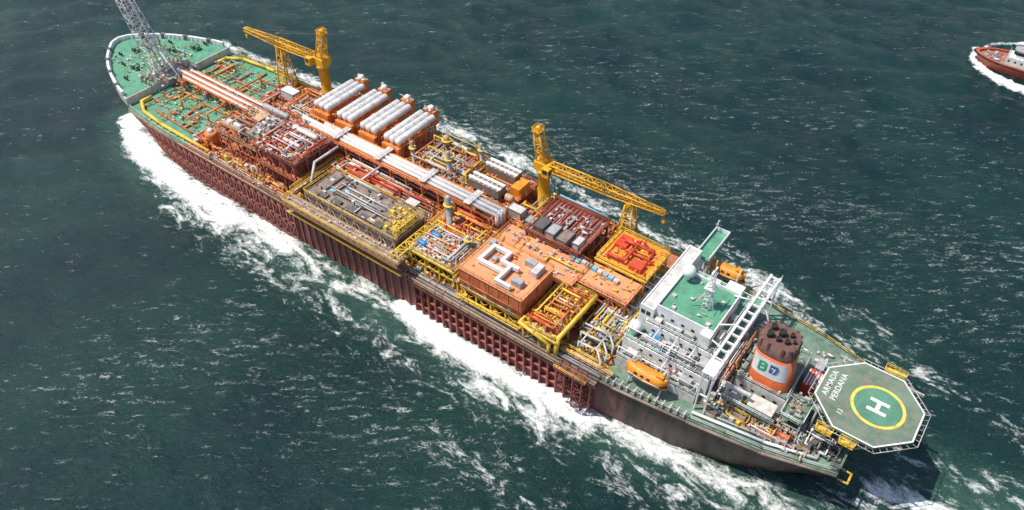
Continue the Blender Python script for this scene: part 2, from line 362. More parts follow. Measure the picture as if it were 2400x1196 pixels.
for sg in (1, -1):
    pts = [(x, sg*(hb(x)-.25), 12) for x in (-3.2, 3, 10, 17, 24, 32, 40, 55, 90, 130, 180, 195, 206)]
    MB().rail(pts, 1.1, .07, 2.2).build('handrail', OFFW if sg > 0 else YEL, ship)
    MB().path([(x, sg*(hb(x)+.25), 11.5) for x in (-3.2, 10, 24, 40, 55, 180, 195, 206)], .35, 6).build('rubbing_strake', BROWN, ship)
    for zz in (8.8, 6.0, 3.2): MB().box(44, 93, sg*21.02, sg*21.75, zz, zz+.25).build('fender_rail', RIBM, ship)
    for x in np.arange(44.5, 93.5, 2.1):
        MB().box(x-.16, x+.16, sg*21.0, sg*21.95, .5, 11.4).build('hull_rib', RIBM, ship)
    if sg > 0:
        for x in np.arange(95.5, 134, 2.6): MB().box(x-.13, x+.13, 21.0, 21.4, .5, 11.2).build('hull_rib', RIBM, ship)
    mb = MB(); xx = 134.0
    yy_ = lambda x, z: sg*((WLy(x)+(hb(x)-WLy(x))*(z+2)/14)+.5)
    while xx < 203:
        for z0, z1 in ((1, 6), (6, 11)):
            mb.cyl((xx, yy_(xx, z0), z0), (xx+2.6, yy_(xx+2.6, z1), z1), .17, 4); mb.cyl((xx+2.6, yy_(xx+2.6, z0), z0), (xx, yy_(xx, z1), z1), .17, 4)
        mb.cyl((xx, yy_(xx, .5), .5), (xx, yy_(xx, 11.4), 11.4), .24, 4)
        for z_ in (1, 6, 11): mb.cyl((xx, yy_(xx, z_), z_), (xx+2.6, yy_(xx+2.6, z_), z_), .18, 4)
        xx += 2.6
    mb.build('side_lattice', RIBM, ship)
mb = MB(); mb.box(43, 93.5, 21.0, 22.9, 11.7, 12.0); mb.build('side_walkway', BROWN, ship)
MB().rail([(43, 22.8, 12), (93, 22.8, 12)], 1.1, .08, 2.4).build('handrail', TAN, ship)
MB().rail([(133, 22.0, 11.6), (180, 21.9, 11.6), (200, 20.6, 11.6)], 1.1, .08, 2.4).build('handrail', TAN, ship)
for i, (yy, zz, rr, mm) in enumerate(((19.9, 12.7, .45, DGREY), (20.9, 12.6, .32, GREY), (21.8, 12.5, .28, BROWN), (22.3, 10.4, .25, REDOR))):
    MB().cyl((43, yy, zz), (93, yy, zz), rr, 8).build('pipe', mm, ship)
mb = MB(); mb.lattice((46.5, 22.6, 2), (46.5, 22.6, 13), 2.2, 2.2, 5, .16, .1, (1,0,0)); mb.box(44.5, 52, 21.9, 24.3, 12.1, 12.3)
mb.lattice((50.5, 22.8, 5), (50.5, 22.8, 13), 2, 2, 4, .16, .1, (1,0,0)); mb.build('boarding_frame', DRED, ship)
MB().rail([(44.5, 24.3, 12.3), (52, 24.3, 12.3)], 1.2, .08, 1.5).build('handrail', YEL, ship)
MB().path([(-3.9, 9.5, 9), (-5.6, 9.5, 9), (-5.6, 12, 9), (-3.9, 12, 9)], .22).build('stern_fairlead', YEL, ship)
# --- quarters
LZ, MZ, UZ = 17.0, 20.2, 23.4
acc = MB().box(24, 41.4, -14, 12.2, 12, LZ).box(41.4, 43.2, 4, 12.2, 12, LZ).build('deckhouse', WHITE, ship, 'white lower deckhouse')
MB().box(25, 42.8, 12.21, 15.2, 12, 14.2).build('port_shelf', OFFW, acc)
MB().box(25.1, 42.7, 12.3, 15.1, 14.2, 14.27).build('roof_deck', GDARK, acc); MB().rail([(25.1,15.1,14.2),(42.7,15.1,14.2)], 1.1, .07, 1.4).build('handrail', WHITE, acc)
def roof(x0, x1, y0, y1, z, par=1.0, m=GREEN, parent=acc):
    MB().box(x0+.25, x1-.25, y0+.25, y1-.25, z, z+.08).build('roof_deck', m, parent)
    if par:
        mb = MB(); q_ = .25
        mb.box(x0, x1, y0, y0+q_, z, z+par); mb.box(x0, x1, y1-q_, y1, z, z+par); mb.box(x0, x0+q_, y0+q_, y1-q_, z, z+par); mb.box(x1-q_, x1, y0+q_, y1-q_, z, z+par)
        mb.build('parapet', WHITE, parent)
roof(24, 41.4, -14, 12.2, LZ, 0, GREEN); MB().box(41.2, 43, 4.2, 12, LZ, LZ+.079).build('roof_deck', GREEN, acc)
MB().rail([(24.1,12.1,LZ),(43.1,12.1,LZ)], 1.1, .07, 1.5).rail([(24.1,-14,LZ),(24.1,12.1,LZ)], 1.1, .07, 1.5).build('handrail', WHITE, acc)
mid = MB().box(25.5, 40.6, -11, 8.6, LZ+.1, MZ).build('middle_deckhouse', WHITE, ship, 'white middle tier of the quarters')
roof(25.5, 40.6, -11, 8.6, MZ, 0, GREEN, mid)
MB().rail([(25.6,8.5,MZ),(40.5,8.5,MZ)], 1.1, .07, 1.5).rail([(25.6,-10.9,MZ),(25.6,8.5,MZ)], 1.1, .07, 1.5).build('handrail', WHITE, mid)
up = MB().box(27, 39.5, -6, 6.6, MZ+.1, UZ).box(39.5, 42.6, -14, 7.5, LZ+.1, UZ-.5).build('bridge_house', WHITE, ship, 'white upper bridge house')
roof(27, 39.5, -6, 6.6, UZ, .8, GREEN, up)
roof(39.52, 42.6, -14, 7.5, UZ-.5, .3, OFFW, up)
MB().box(27, 29.2, 6.6, 8.2, MZ+.1, UZ+.4).build('stair_house', WHITE, up)
MB().box(27.5, 31, -10, -6.02, MZ+.1, 22.6).build('stair_house', WHITE, up)
wg = MB().box(37.6, 41, -24.5, -14.02, 20.8, 21.1).build('bridge_wing', GREEN, ship)
mb = MB(); mb.box(37.6, 37.8, -24.5, -14.02, 21.1, 22.0); mb.box(40.8, 41, -24.5, -14.02, 21.1, 22.0); mb.box(37.8, 40.8, -24.5, -24.3, 21.1, 22.0); mb.build('wing_parapet', WHITE, wg)
for y in (-23.5, -19, -15): MB().path([(39.3, y, 20.8), (39.3, y+5 if y < -18 else -14.1, 12.2)], .25).build('wing_brace', WHITE, wg)
MB().path([(40.6, -23.8, 21.1), (40.6, -23.8, 24.4)], .12).path([(40.6, -24.6, 23.8), (40.6, -23, 23.8)], .1).build('signal_pole', OFFW, wg)
def wins(face, fixed, a0, a1, z, n, parent, w_=.7, h_=.6):
    for i in range(n):
        c = a0+(a1-a0)*(i+.5)/n; mb = MB()
        if face == 'y': mb.box(c-w_/2, c+w_/2, fixed-.03, fixed+.05, z, z+h_)
        else: mb.box(fixed-.05, fixed+.03, c-w_/2, c+w_/2, z, z+h_)
        mb.build('window', GLASS, parent)
wins('y', 12.2, 26.5, 40, 15.4, 6, acc); wins('y', 8.6, 27, 39.5, 18.4, 6, mid); wins('y', 6.6, 30, 39, 21.5, 4, up); wins('x', 24, -12, 12, 14.6, 8, acc)
wins('y', 7.5, 40, 42.4, 20.9, 2, up, .9, 1.1)
MB().box(33.6, 34.5, 8.57, 8.66, LZ+.1, 19.2).build('door', GREY, mid); MB().box(30, 31, 12.17, 12.26, 14.3, 16.3).build('door', GREY, acc)
for x, y, z, sx, sy, sz, m_, P_ in ((37.3,11.0,LZ,4,.3,1.5,OFFW,acc),(33.4,10.5,LZ,.3,2.8,1.4,WHITE,acc),(29.8,11.2,LZ,3.6,.3,1.5,GREY,acc),(36,9.8,LZ,1.3,1.1,1.2,GREY,acc),(31.4,10,LZ,2.2,1.2,1.3,GREY,acc),(26.2,10.4,LZ,2.0,2.6,2.2,GREY,acc),(28.2,9.6,LZ,1,.8,1.4,DGREY,acc),(39.4,10.4,LZ,1.0,1.2,1.2,OFFW,acc),(34.9,7.4,MZ,3.6,.3,1.1,WHITE,mid),(31.4,7.4,MZ,2,1,1.3,GREY,mid),(38.2,7.5,MZ,1.4,1.2,1.0,OFFW,mid),(26.2,4,MZ,1,2.6,1.6,OFFW,mid),(26.2,-2,MZ,1,1.6,1.2,GREY,mid),(34,-8.6,MZ,3,2,1.5,OFFW,mid),(36.8,-8.6,MZ,1.4,1.4,1.2,GREY,mid),(28,13.6,14.2,2.4,1.6,1.8,GREY,acc),(40,13.6,14.2,2.4,1.4,1.5,OFFW,acc)):
    MB().cb((x, y, z+.08), sx, sy, sz).build('ventilation_casing', m_, P_)
for x, y in ((38.4,9.2),(35,11.6),(32.2,11.5),(30.2,9.4),(27.8,11.6),(36.6,9.9)): MB().cb((x, y, LZ+.085), 1.3, .8, .35).build('hatch', BLACK, acc)
for x in (36.6, 33.2, 30): MB().cb((x, 8.0, MZ+.085), 1.3, .5, .35).build('hatch', DGREY, mid)
MB().cb((37.4, 9.6, LZ+.08), 1.8, 1.3, 1.3).build('locker', BLUE, acc)
for pts_ in ([(42.6,12,LZ),(42.6,12,20.4),(25,12,20.4),(25,12,LZ)], [(42,12,20.4),(42,8,20.6)], [(37,12,20.4),(37,8.6,20.6)], [(33,12,20.4),(33,8.6,20.4)], [(25,12,20.4),(25,-10,20.4),(25,-10,LZ)], [(33,12,LZ),(33,12,20.4)], [(29,12,20.4),(29,8.6,20.4)], [(25,12,20.4),(23,15.5,23.4)], [(25,15,14.2),(25,15,17),(42.6,15,17),(42.6,15,14.2)], [(33,15,17),(33,12.2,17)]):
    MB().path(pts_, .14, 6).build('awning_frame', WHITE, acc)
for x, y in ((29,-2),(33,-4),(36.5,5),(29,5),(38,2)): MB().cb((x, y, UZ+.08), .8, .8, .5).build('vent', OFFW, up)
mast = MB().lattice((31.5, .7, UZ+.1), (31.5, .7, 33.4), 1.7, .6, 7, .09, .06, (1,0,0)).build('radar_mast', WHITE, ship)
MB().path([(31.5, -1.8, 31), (31.5, 3.2, 31)], .09).build('yard', WHITE, mast)
MB().cb((31.5, .7, 33.4), .3, 2.6, .35).build('radar_scanner', WHITE, mast); MB().cb((31.5, .7, 29), 2.0, 2.0, .15).build('platform', WHITE, mast); MB().cyl((31.5,.7,33.8),(31.5,.7,36.5),.07,5).build('antenna', WHITE, mast)
for a in range(3): MB().path([(31.5+2.8*math.cos(a*2.1+.5), .7+2.8*math.sin(a*2.1+.5), UZ+.1), (31.5, .7, 29)], .07).build('stay', WHITE, mast)
mb = MB(); mb.box(22.1, 22.6, -15, 16.6, 23.5, 24.3); mb.box(24.1, 24.6, -15, 16.6, 23.5, 24.3)
for y in np.arange(-14.5, 16.5, 2.4): mb.box(22.6, 24.1, y-.15, y+.15, 23.7, 24.2)
mb.box(22.6, 24.1, 12.6, 16.6, 24.2, 24.35)
ga = mb.build('cross_gantry', WHITE, ship)
for y in (-14.4, 16): MB().box(22.2, 22.5, y-.2, y+.2, 12, 23.5).box(24.2, 24.5, y-.2, y+.2, 12.1 if y > 0 else 12, 23.5).box(22.5, 24.2, y-.15, y+.15, 17, 17.3).build('gantry_leg', WHITE, ga)
MB().rail([(22.15, -15, 24.3), (22.15, 16.5, 24.3)], 1, .06, 2).build('handrail', WHITE, ga)
for p_ in ([(24.3, 2, 24), (27.2, 4, 24.0)], [(24.3, -6, 24), (28, -5, 24.0)], [(24.3,9,24),(27,7.4,23)], [(23, -14, 24), (29, -20, 13)], [(23, 8, 23), (23, 14, 15)], [(23,-8,23.8),(18,-8,12.2)]): MB().path(p_, .18).build('gantry_brace', WHITE, ga)
# funnel
FX, FY, FB = 14.8, 3.4, 16.4
def fring(z, a, b_, n=40, p=3.0, a0=0, a1=2*math.pi):
    out = []
    for i in range(n):
        q_ = a0+(a1-a0)*i/(n if a1-a0 > 6.2 else n-1); c, s_ = math.cos(q_), math.sin(q_)
        out.append((FX+a*math.copysign(abs(c)**(2/p), c)+(z-FB)*.07, FY+b_*math.copysign(abs(s_)**(2/p), s_), z))
    return out
def floft(levels, n=40, a0=0, a1=2*math.pi, cap=True):
    mb = MB(); full = a1-a0 > 6.2
    for z, a, b_ in levels: mb.v += fring(z, a, b_, n, 3.0, a0, a1)
    for j in range(len(levels)-1):
        for i in range(n if full else n-1): mb.f.append((j*n+i, j*n+(i+1)%n, (j+1)*n+(i+1)%n, (j+1)*n+i)); mb.s.append(1)
    if cap: mb.f.append(tuple((len(levels)-1)*n+i for i in range(n))); mb.s.append(0)
    return mb
cs = MB().box(10.2, 20.4, -7, 7.3, 12.02, FB).build('funnel_casing', OFFW, ship)
MB().box(10.3, 20.3, -6.9, 7.2, FB, FB+.07).build('roof_deck', GDARK, cs); MB().rail([(10.3,-6.9,FB),(10.3,7.2,FB),(20.3,7.2,FB)], 1.1, .07, 1.5).build('handrail', OFFW, cs)
wins('y', 7.3, 10.8, 20, 14.3, 4, cs)
fu = floft([(FB, 4.1, 3.5), (25.0, 3.75, 3.2)]).build('funnel', mat('funnel_orange', (.72, .15, .04), .45, 0, .15, .15), ship)
floft([(25.0, 3.78, 3.23), (28.0, 3.65, 3.1)]).build('funnel_top', FUNB, fu)
def lv(z): return (z, 4.1-.35*(z-FB)/8.6, 3.5-.3*(z-FB)/8.6)
def lvo(z, o): a = lv(z); return (a[0], a[1]+o, a[2]+o)
floft([lvo(19.6, .05), lvo(24.2, .05)], 24, R_(36), R_(144), False).build('white_panel', MARKW, fu)
def fpatch(pts, m_, name='emblem', off=.1):
    mb = MB()
    for x, z in pts: mb.v.append((FX+.45+x, FY+lv(z)[2]+off, z))
    mb.f.append(tuple(range(len(pts)))); mb.s.append(0); return mb.build(name, m_, fu)
NAVY = mat('navy_blue_emblem', (.05, .13, .38), .5)
fpatch([(2.0,20.9),(.5,20.9),(.3,21.4),(.3,22.9),(.6,23.4),(2.0,23.4)], BGREEN)
fpatch([(1.5,21.4),(.8,21.4),(.8,21.9),(1.5,21.9)], MARKW, 'emblem', .13); fpatch([(1.5,22.5),(.9,22.5),(.9,22.9),(1.5,22.9)], MARKW, 'emblem', .13)
fpatch([(-.2,21.2),(-1.5,21.2),(-1.8,22.2),(-1.8,23.4),(-.2,23.4)], NAVY)
fpatch([(-.5,22.7),(-1.4,22.7),(-1.1,21.5),(-.9,21.5),(-1.0,22.4),(-.5,22.4)], MARKW, 'emblem', .13)
for x, y, r, h_ in ((1.8,1.1,.6,1.3),(1.9,-1.0,.55,1.2),(.1,1.3,.42,1.0),(0,-.4,.65,1.3),(-1.5,1.0,.45,1.0),(-1.7,-1.1,.4,.9),(-2.6,.2,.32,.8)):
    MB().lathe((FX+.75+x, FY+y, 28), (0,0,1), [(0, r), (h_, r), (h_, r*.75), (h_-.3, r*.7)], 14).build('exhaust_pipe', BLACK, fu)
for q_ in range(0, 40, 3):
    p_ = fring(28, 3.67, 3.12, 40)[q_]; MB().box(p_[0]-.22, p_[0]+.22, p_[1]-.12, p_[1]+.12, 26.4, 28.3).build('top_fin', FUNB, fu)
MB().path([(x, hb(x)-1.6, 12.7) for x in (1, 10, 24)], .3).build('pipe', WHITE, ship)
MB().path([(x, hb(x)-2.8, 12.5) for x in (3, 10, 22)], .2).build('pipe', GREY, ship)
for x in np.arange(25, 42, 1.5): MB().box(x-.1, x+.1, hb(x)-1.1, hb(x)+.25, 12.0, 13.3).build('rail_post', OFFW, ship)
# helideck
HX, HY, HZ = -2.7, 1.4, 20.0
def octo(r):
    k = .4142
    return [(HX+r, HY-r*k), (HX+r, HY+r*k), (HX+r*k, HY+r), (HX-r*k, HY+r), (HX-r, HY+r*k), (HX-r, HY-r*k), (HX-r*k, HY-r), (HX+r*k, HY-r)]
HDK = mat('weathered_helideck_green', (.13, .22, .15), .65, 0, .35, .75, .14, (.23, .2, .155))
HIN = mat('landing_green', (.1, .25, .16), .6, 0, .25, .25, .3, (.17, .23, .16))
hd = MB().prism(octo(9.1), HZ-.5, HZ).build('helideck', HDK, ship, 'octagonal green helideck over the stern')
def ringpoly(o, i, z, m_, name):
    mb = MB(); n = len(o)
    mb.v = [(p[0], p[1], z) for p in o]+[(p[0], p[1], z) for p in i]
    for k in range(n): mb.f.append((k, (k+1)%n, n+(k+1)%n, n+k)); mb.s.append(0)
    return mb.build(name, m_, hd)
ringpoly(octo(9.05), octo(8.78), HZ+.02, MARKW, 'perimeter_line')
LX, LY = -4.3, 1.3
circ = lambda r, n=64: [(LX+r*math.cos(2*math.pi*k/n), LY+r*math.sin(2*math.pi*k/n)) for k in range(n)]
ringpoly(circ(4.9), circ(4.3), HZ+.025, MARKY, 'landing_circle')
mb = MB(); mb.v = [(p[0], p[1], HZ+.012) for p in circ(4.3)]; mb.f = [tuple(range(64))]; mb.s = [0]; mb.build('landing_area', HIN, hd)
mb = MB()
for y in (-1.2, 1.2): mb.box(LX-1.75, LX+1.75, LY+y-.36, LY+y+.36, HZ+.016, HZ+.05)
mb.box(LX-.36, LX+.36, LY-.84, LY+.84, HZ+.016, HZ+.049); mb.build('landing_letter', MARKW, hd, 'white letter H')
textmesh('ARMADA', 1.55, (4.75, 1.1, HZ+.03), R_(-90), FADEW, hd)
textmesh('PERDANA', 1.55, (3.05, 1.1, HZ+.03), R_(-90), FADEW, hd)
textmesh('13', 1.3, (1.0, 6.5, HZ+.03), R_(-90), FADEW, hd)
mb = MB(); oo, oi = octo(10.0), octo(9.15)
for k in range(8):
    A, B = V3((*oo[k], HZ-.25)), V3((*oo[(k+1)%8], HZ-.25)); A2, B2 = V3((*oi[k], HZ-.45)), V3((*oi[(k+1)%8], HZ-.45))
    mb.cyl(A, B, .07, 5)
    for q_ in range(6): mb.cyl(A.lerp(B, q_/6), A2.lerp(B2, q_/6), .045, 4)
mb.build('safety_net_frame', OFFW, hd)
mb = MB()
for x in (-1.5, 4.5):
    for y in (-7, -3, 3, 7.5): mb.cyl((x, y, 12), (x, y, HZ-.5), .22, 6)
for y in (-7, -3, 3, 7.5): mb.cyl((-2.8, y, 12.2), (-9, y, HZ-.6), .22, 6); mb.cyl((4.5, y, 13), (-1.5, y, HZ-.6), .16, 6); mb.box(-10.5, 5.5, y-.2, y+.2, HZ-1.1, HZ-.52)
for x in (-8, -1.5, 4.5): mb.box(x-.2, x+.2, -7.6, 8, HZ-1.12, HZ-.53)
mb.build('support_truss', GREY, hd)
for x, y, sx, sy in ((2.0, 11.3, 3, 1.4), (-2.3, 11.6, 2.8, 1.4), (-4.5, -9.4, 4, 1.6)):
    mb = MB().cb((x, y, HZ-1.2), sx, sy, .15).cb((x, y, HZ-1.05), .8, .6, .6)
    mb.rail([(x-sx/2, y-sy/2, HZ-1.05), (x-sx/2, y+sy/2, HZ-1.05), (x+sx/2, y+sy/2, HZ-1.05), (x+sx/2, y-sy/2, HZ-1.05)], 1, .07, .8, True)
    mb.build('access_platform', YEL, hd)
# ------------------------------------------------------------------ generic process gear
PAL_O = [ORANGE, REDOR, ORANGE, RED, TAN, PINKW, YEL]
PAL_Y = [ORANGE, YEL, RED, REDOR, ORANGE, YEL]
def frame(x0, x1, y0, y1, zt, zb, m_, parent, step=4.5):
    mb = MB(); nx_ = max(1, round((x1-x0)/step)); ny_ = max(1, round((y1-y0)/step))
    X = [x0+.3+(x1-x0-.6)*i/nx_ for i in range(nx_+1)]; Y = [y0+.3+(y1-y0-.6)*i/ny_ for i in range(ny_+1)]
    for x in X:
        for y in Y: mb.box(x-.18, x+.18, y-.18, y+.18, zb, zt-.3)
    for x in X: mb.box(x-.15, x+.15, y0, y1, zt-.75, zt-.31)
    for y in Y: mb.box(x0, x1, y-.15, y+.15, zt-.77, zt-.32)
    zm = (zb+zt)/2
    for y in (Y[0], Y[-1]):
        for i in range(nx_):
            mb.cyl((X[i], y, zb), (X[i+1], y, zt-.6), .12, 4); mb.cyl((X[i+1], y, zb), (X[i], y, zt-.6), .12, 4)
    for i in range(ny_): mb.cyl((X[0], Y[i], zb), (X[0], Y[i+1], zt-.6), .12, 4)
    if zt-zb > 5:
        for y in (Y[0], Y[-1]): mb.box(x0, x1, y-.13, y+.13, zm-.15, zm+.15)
    mb.build('frame', m_, parent)
def pipes(parent, x0, x1, y0, y1, z, n, pal, rmin=.1, rmax=.28, hmax=2.2):
    for i in range(n):
        r = random.uniform(rmin, rmax); h_ = z+random.uniform(.35, hmax); m_ = random.choice(pal)
        lx, ly = x1-x0, y1-y0
        ax_ = random.random() < lx/(lx+ly)
        if ax_:
            y = random.uniform(y0+.4, y1-.4); a = random.uniform(x0+.3, x0+lx*.5); b_ = random.uniform(a+lx*.3, x1-.3); y2 = min(max(y+random.uniform(-2.5, 2.5), y0+.4), y1-.4)
            pts = [(a, y, z), (a, y, h_), (b_, y, h_)] + ([(b_, y2, h_), (b_, y2, z)] if random.random() < .6 else [(b_, y, z)])
        else:
            x = random.uniform(x0+.4, x1-.4); a = random.uniform(y0+.3, y0+ly*.5); b_ = random.uniform(a+ly*.3, y1-.3); x2 = min(max(x+random.uniform(-2.5, 2.5), x0+.4), x1-.4)
            pts = [(x, a, z), (x, a, h_), (x, b_, h_)] + ([(x2, b_, h_), (x2, b_, z)] if random.random() < .6 else [(x, b_, z)])
        MB().path(pts, r, 6).build('pipe', m_, parent)
def clutter(parent, x0, x1, y0, y1, z, n, m_, hmax=1.3, smax=.9):
    mb = MB()
    for i in range(n):
        x, y = random.uniform(x0+.5, x1-.5), random.uniform(y0+.5, y1-.5); s_ = random.uniform(.25, smax); h_ = random.uniform(.25, hmax)
        k = random.random()
        if k < .35: mb.cb((x, y, z), s_*random.uniform(.5, 1.5), s_, h_)
        elif k < .55: mb.cyl((x, y, z), (x, y, z+h_), s_*.35, 7)
        elif k < .72: mb.path([(x, y, z), (x, y, z+h_), (x+s_*random.choice((-2.5, 2.5)), y, z+h_)], .1, 5)
        elif k < .88: mb.path([(x, y, z), (x, y, z+h_), (x, y+s_*random.choice((-2.5, 2.5)), z+h_)], .1, 5)
        else: mb.cyl((x-s_, y, z+.4), (x+s_, y, z+.4), .3*s_+.1, 7)
    mb.build('deck_fitting', m_, parent, kind='stuff')
def tank(parent, p0, p1, r, m_, name='pressure_vessel'):
    mb = MB().vessel(p0, p1, r); o = mb.build(name, m_, parent); a, b_ = V3(p0), V3(p1)
    for q_ in (.25, .75):
        sd = MB(); c = a.lerp(b_, q_)
        if abs(a.x-b_.x) > abs(a.y-b_.y): sd.box(c.x-.2, c.x+.2, c.y-r*.8, c.y+r*.8, c.z-r-.35, c.z-r*.45)
        else: sd.box(c.x-r*.8, c.x+r*.8, c.y-.2, c.y+.2, c.z-r-.35, c.z-r*.45)
        sd.build('saddle', REDOR, o)
    return o
def column(parent, x, y, z, h_, r, m_, name='column'):
    o = MB().lathe((x, y, z), (0,0,1), [(0, r*1.2), (.4, r*1.2), (.4, r), (h_-r*.8, r), (h_-r*.3, r*.8), (h_, r*.2)], 12).build(name, m_, parent)
    mb = MB(); mb.lathe((x, y, z+h_*.7), (0,0,1), [(0, r+.55), (.12, r+.55)], 12); mb.cyl((x+r+.2, y+r*.3, z), (x+r+.2, y+r*.3, z+h_), .08, 4); mb.build('platform', YEL, o)
    return o
def module(name, label, cat, x0, x1, y0, y1, zt, zb=12.0, dm=BROWN, fm=REDOR, rm=YEL, np_=20, pal=PAL_O, ncl=60, clm=None, rail=True, rh=2.2, rmax=.28, edge=None):
    r = thing(name, label, cat, ((x0+x1)/2, (y0+y1)/2, zb))
    MB().box(x0, x1, y0, y1, zt-.3, zt).build('deck_plate', dm, r)
    frame(x0, x1, y0, y1, zt, zb, fm, r)
    if rail: MB().rail([(x0,y0,zt),(x1,y0,zt),(x1,y1,zt),(x0,y1,zt)], 1.1, .085, 1.8, True).build('handrail', rm, r)
    if edge:
        e = MB(); e.box(x0-.25, x1+.25, y1+.003, y1+.3, zt-.45, zt+.05); e.box(x0-.25, x1+.25, y0-.3, y0-.003, zt-.45, zt+.05); e.box(x0-.3, x0-.003, y0, y1, zt-.45, zt+.04); e.box(x1+.003, x1+.3, y0, y1, zt-.45, zt+.04); e.build('edge_beam', edge, r)
    if np_: pipes(r, x0, x1, y0, y1, zt, np_, pal, hmax=rh, rmax=rmax)
    if ncl:
        clutter(r, x0, x1, y0, y1, zt, ncl, clm or pal[0])
        if ncl > 35:
            clutter(r, x0, x1, y0, y1, zt, ncl, pal[1], 1.6, .7); clutter(r, x0, x1, y0, y1, zt, ncl//2, YEL, 1.4, .6); clutter(r, x0, x1, y0, y1, zt, ncl//2, ORANGE, 1.8, .6); clutter(r, x0, x1, y0, y1, zt, ncl//3, GREY, 1.2, .7); clutter(r, x0, x1, y0, y1, zt, ncl//2, PINKW, 1.2, .6)
    return r
M = module('process_module', 'brown process module with cluttered tan equipment on port side, nearest the bow', 'process module', 150.5, 167, 3.5, 16.5, 19, dm=TAN, fm=REDOR, rm=REDOR, np_=34, pal=[TAN, REDOR, ORANGE, OFFW, BROWN], ncl=90, clm=BROWN, rh=3)
MB().box(151, 156, 6, 15, 19, 22).build('equipment_house', BROWN, M); MB().box(158, 161, 5, 9, 19, 21.2).build('equipment_house', TAN, M)
tank(M, (151, 4.2, 22.6), (161, 4.2, 22.6), .8, GREY); tank(M, (160, 13, 20.4), (166, 13, 20.4), .9, OFFW); clutter(M, 151, 156, 6, 15, 22, 25, OFFW)
M = module('process_module', 'tall square process module on a dark red cross-braced frame, crowded with white and red pipes', 'process module', 135, 149.5, 4, 17.5, 22, dm=DRED, fm=RIBM, rm=REDOR, np_=44, pal=[PINKW, OFFW, RED, REDOR, PINKW], ncl=80, clm=OFFW, rh=2)
MB().box(134.7, 149.8, 3.7, 17.8, 17, 17.3).build('deck_plate', REDOR, M)
MB().rail([(134.7,17.8,17.3),(149.8,17.8,17.3),(149.8,3.7,17.3)], 1.1, .07, 1.6).build('handrail', REDOR, M)
MB().box(136, 149, 5, 15.8, 12.1, 21).build('enclosure', DRED, M)
tank(M, (137, 7, 23.4), (146, 7, 23.4), .7, PINKW); tank(M, (138, 12, 23.2), (145, 12, 23.2), .55, OFFW)
M = module('power_module', 'wide flat brown-grey module roof with yellow rails overhanging the port side', 'power module', 98, 127.5, 10.5, 21.3, 20, dm=BROWN, fm=TAN, rm=YEL, np_=12, pal=[GREY, BROWN, TAN, OFFW], ncl=34, clm=OFFW, rh=1)
clutter(M, 98, 127.5, 10.5, 21.3, 20, 40, DGREY, .8, .6)
MB().box(98.4, 127.1, 11, 20.8, 13, 19.2).build('enclosure', BROWN, M)
MB().box(94, 132, 21.4, 25.2, 17.2, 17.5).build('side_ledge', BROWN, M)
for y in (22.2, 23.2, 24.2): MB().box(94.3, 131.7, y-.12, y+.12, 17.5, 17.85).build('cable_tray', TAN, M)
MB().rail([(94,25.1,17.5),(132,25.1,17.5),(132,21.5,17.5)], 1.15, .1, 1.9).build('handrail', YEL, M)
mb = MB()
for x in np.arange(95, 132, 3.0): mb.path([(x, 25, 17.1), (x, 21.3, 11)], .16, 5); mb.box(x-.12, x+.12, 21.2, 25.1, 16.7, 17.19)
mb.box(94, 132, 24.9, 25.15, 16.5, 17.19); mb.build('ledge_bracket', ORANGE, M)
MB().box(94, 132, 24.0, 24.4, 13.5, 13.8).build('lower_beam', YEL, M); MB().box(94, 132, 21.4, 24.0, 13.5, 13.7).build('lower_walkway', BROWN, M); clutter(M, 94, 132, 21.2, 25, 17.5, 40, OFFW, .6, .5)
for x in (100, 104.5, 109, 113.5, 118, 122.5): MB().cb((x, 19.4, 20), 2.6, 1.6, .5).build('roof_hatch', DGREY, M)
for x, y, c_ in ((122, 17, LBLUE), (119, 15, LBLUE), (125, 14, OFFW), (106, 14, OFFW)): MB().cb((x, y, 20), 1.3, .7, .35).build('tarpaulin_bundle', c_, M)
MB().lattice((99, 12.5, 21.2), (99, 20, 21.2), 1.4, 1.4, 6, .16, .1).build('yellow_truss', YEL, M)
MB().lattice((95.5, 11, 18), (95.5, 24, 18), 2.2, 2.2, 8, .18, .11).build('yellow_truss', YEL, M)
clutter(M, 99, 106, 11, 20, 20, 40, YEL, 1.4)
M = module('process_module', 'low process module of white and orange pipes holding two blue tanks, yellow rails', 'process module', 82, 95, 9.8, 19.8, 18.5, dm=OFFW, fm=YEL, rm=YEL, np_=30, pal=[PINKW, OFFW, ORANGE, RED, GREY], ncl=90, clm=OFFW, rh=1.8, edge=YEL)
tank(M, (91.5, 17.6, 19.7), (94.2, 17.6, 19.7), .65, BLUE, 'blue_tank'); tank(M, (90.5, 13.8, 19.7), (93.2, 13.8, 19.7), .65, BLUE, 'blue_tank')
column(M, 84, 12, 18.5, 4, .5, OFFW)
SB = thing('switchgear_building', 'boxy orange steel building with white U-shaped ducts on its flat roof', 'building', (71, 15, 12))
MB().box(63, 79.5, 9, 20.6, 16.5, 22).build('wall', mat('orange_wall_paint', (.62, .17, .06), .55, 0, .3, .35), SB)
MB().box(62.8, 79.7, 8.8, 20.8, 22, 22.2).build('roof', ODECK, SB)
mb = MB()
for x in np.arange(63.8, 79.4, 2.6): mb.box(x-.06, x+.06, 20.6, 20.7, 16.6, 21.9)
for y in np.arange(9.8, 20.5, 2.6): mb.box(62.9, 63.0, y-.06, y+.06, 16.6, 21.9)
mb.build('wall_stiffener', ORANGE, SB); MB().rail([(62.9,8.9,22.2),(79.6,8.9,22.2),(79.6,20.7,22.2),(62.9,20.7,22.2)], 1, .05, 2, True).build('handrail', ORANGE, SB)
for z_ in (17.4, 19.2): MB().path([(63.5, 21, z_), (79, 21, z_)], .14, 6).build('wall_pipe', [TAN, REDOR][z_ > 18], SB)
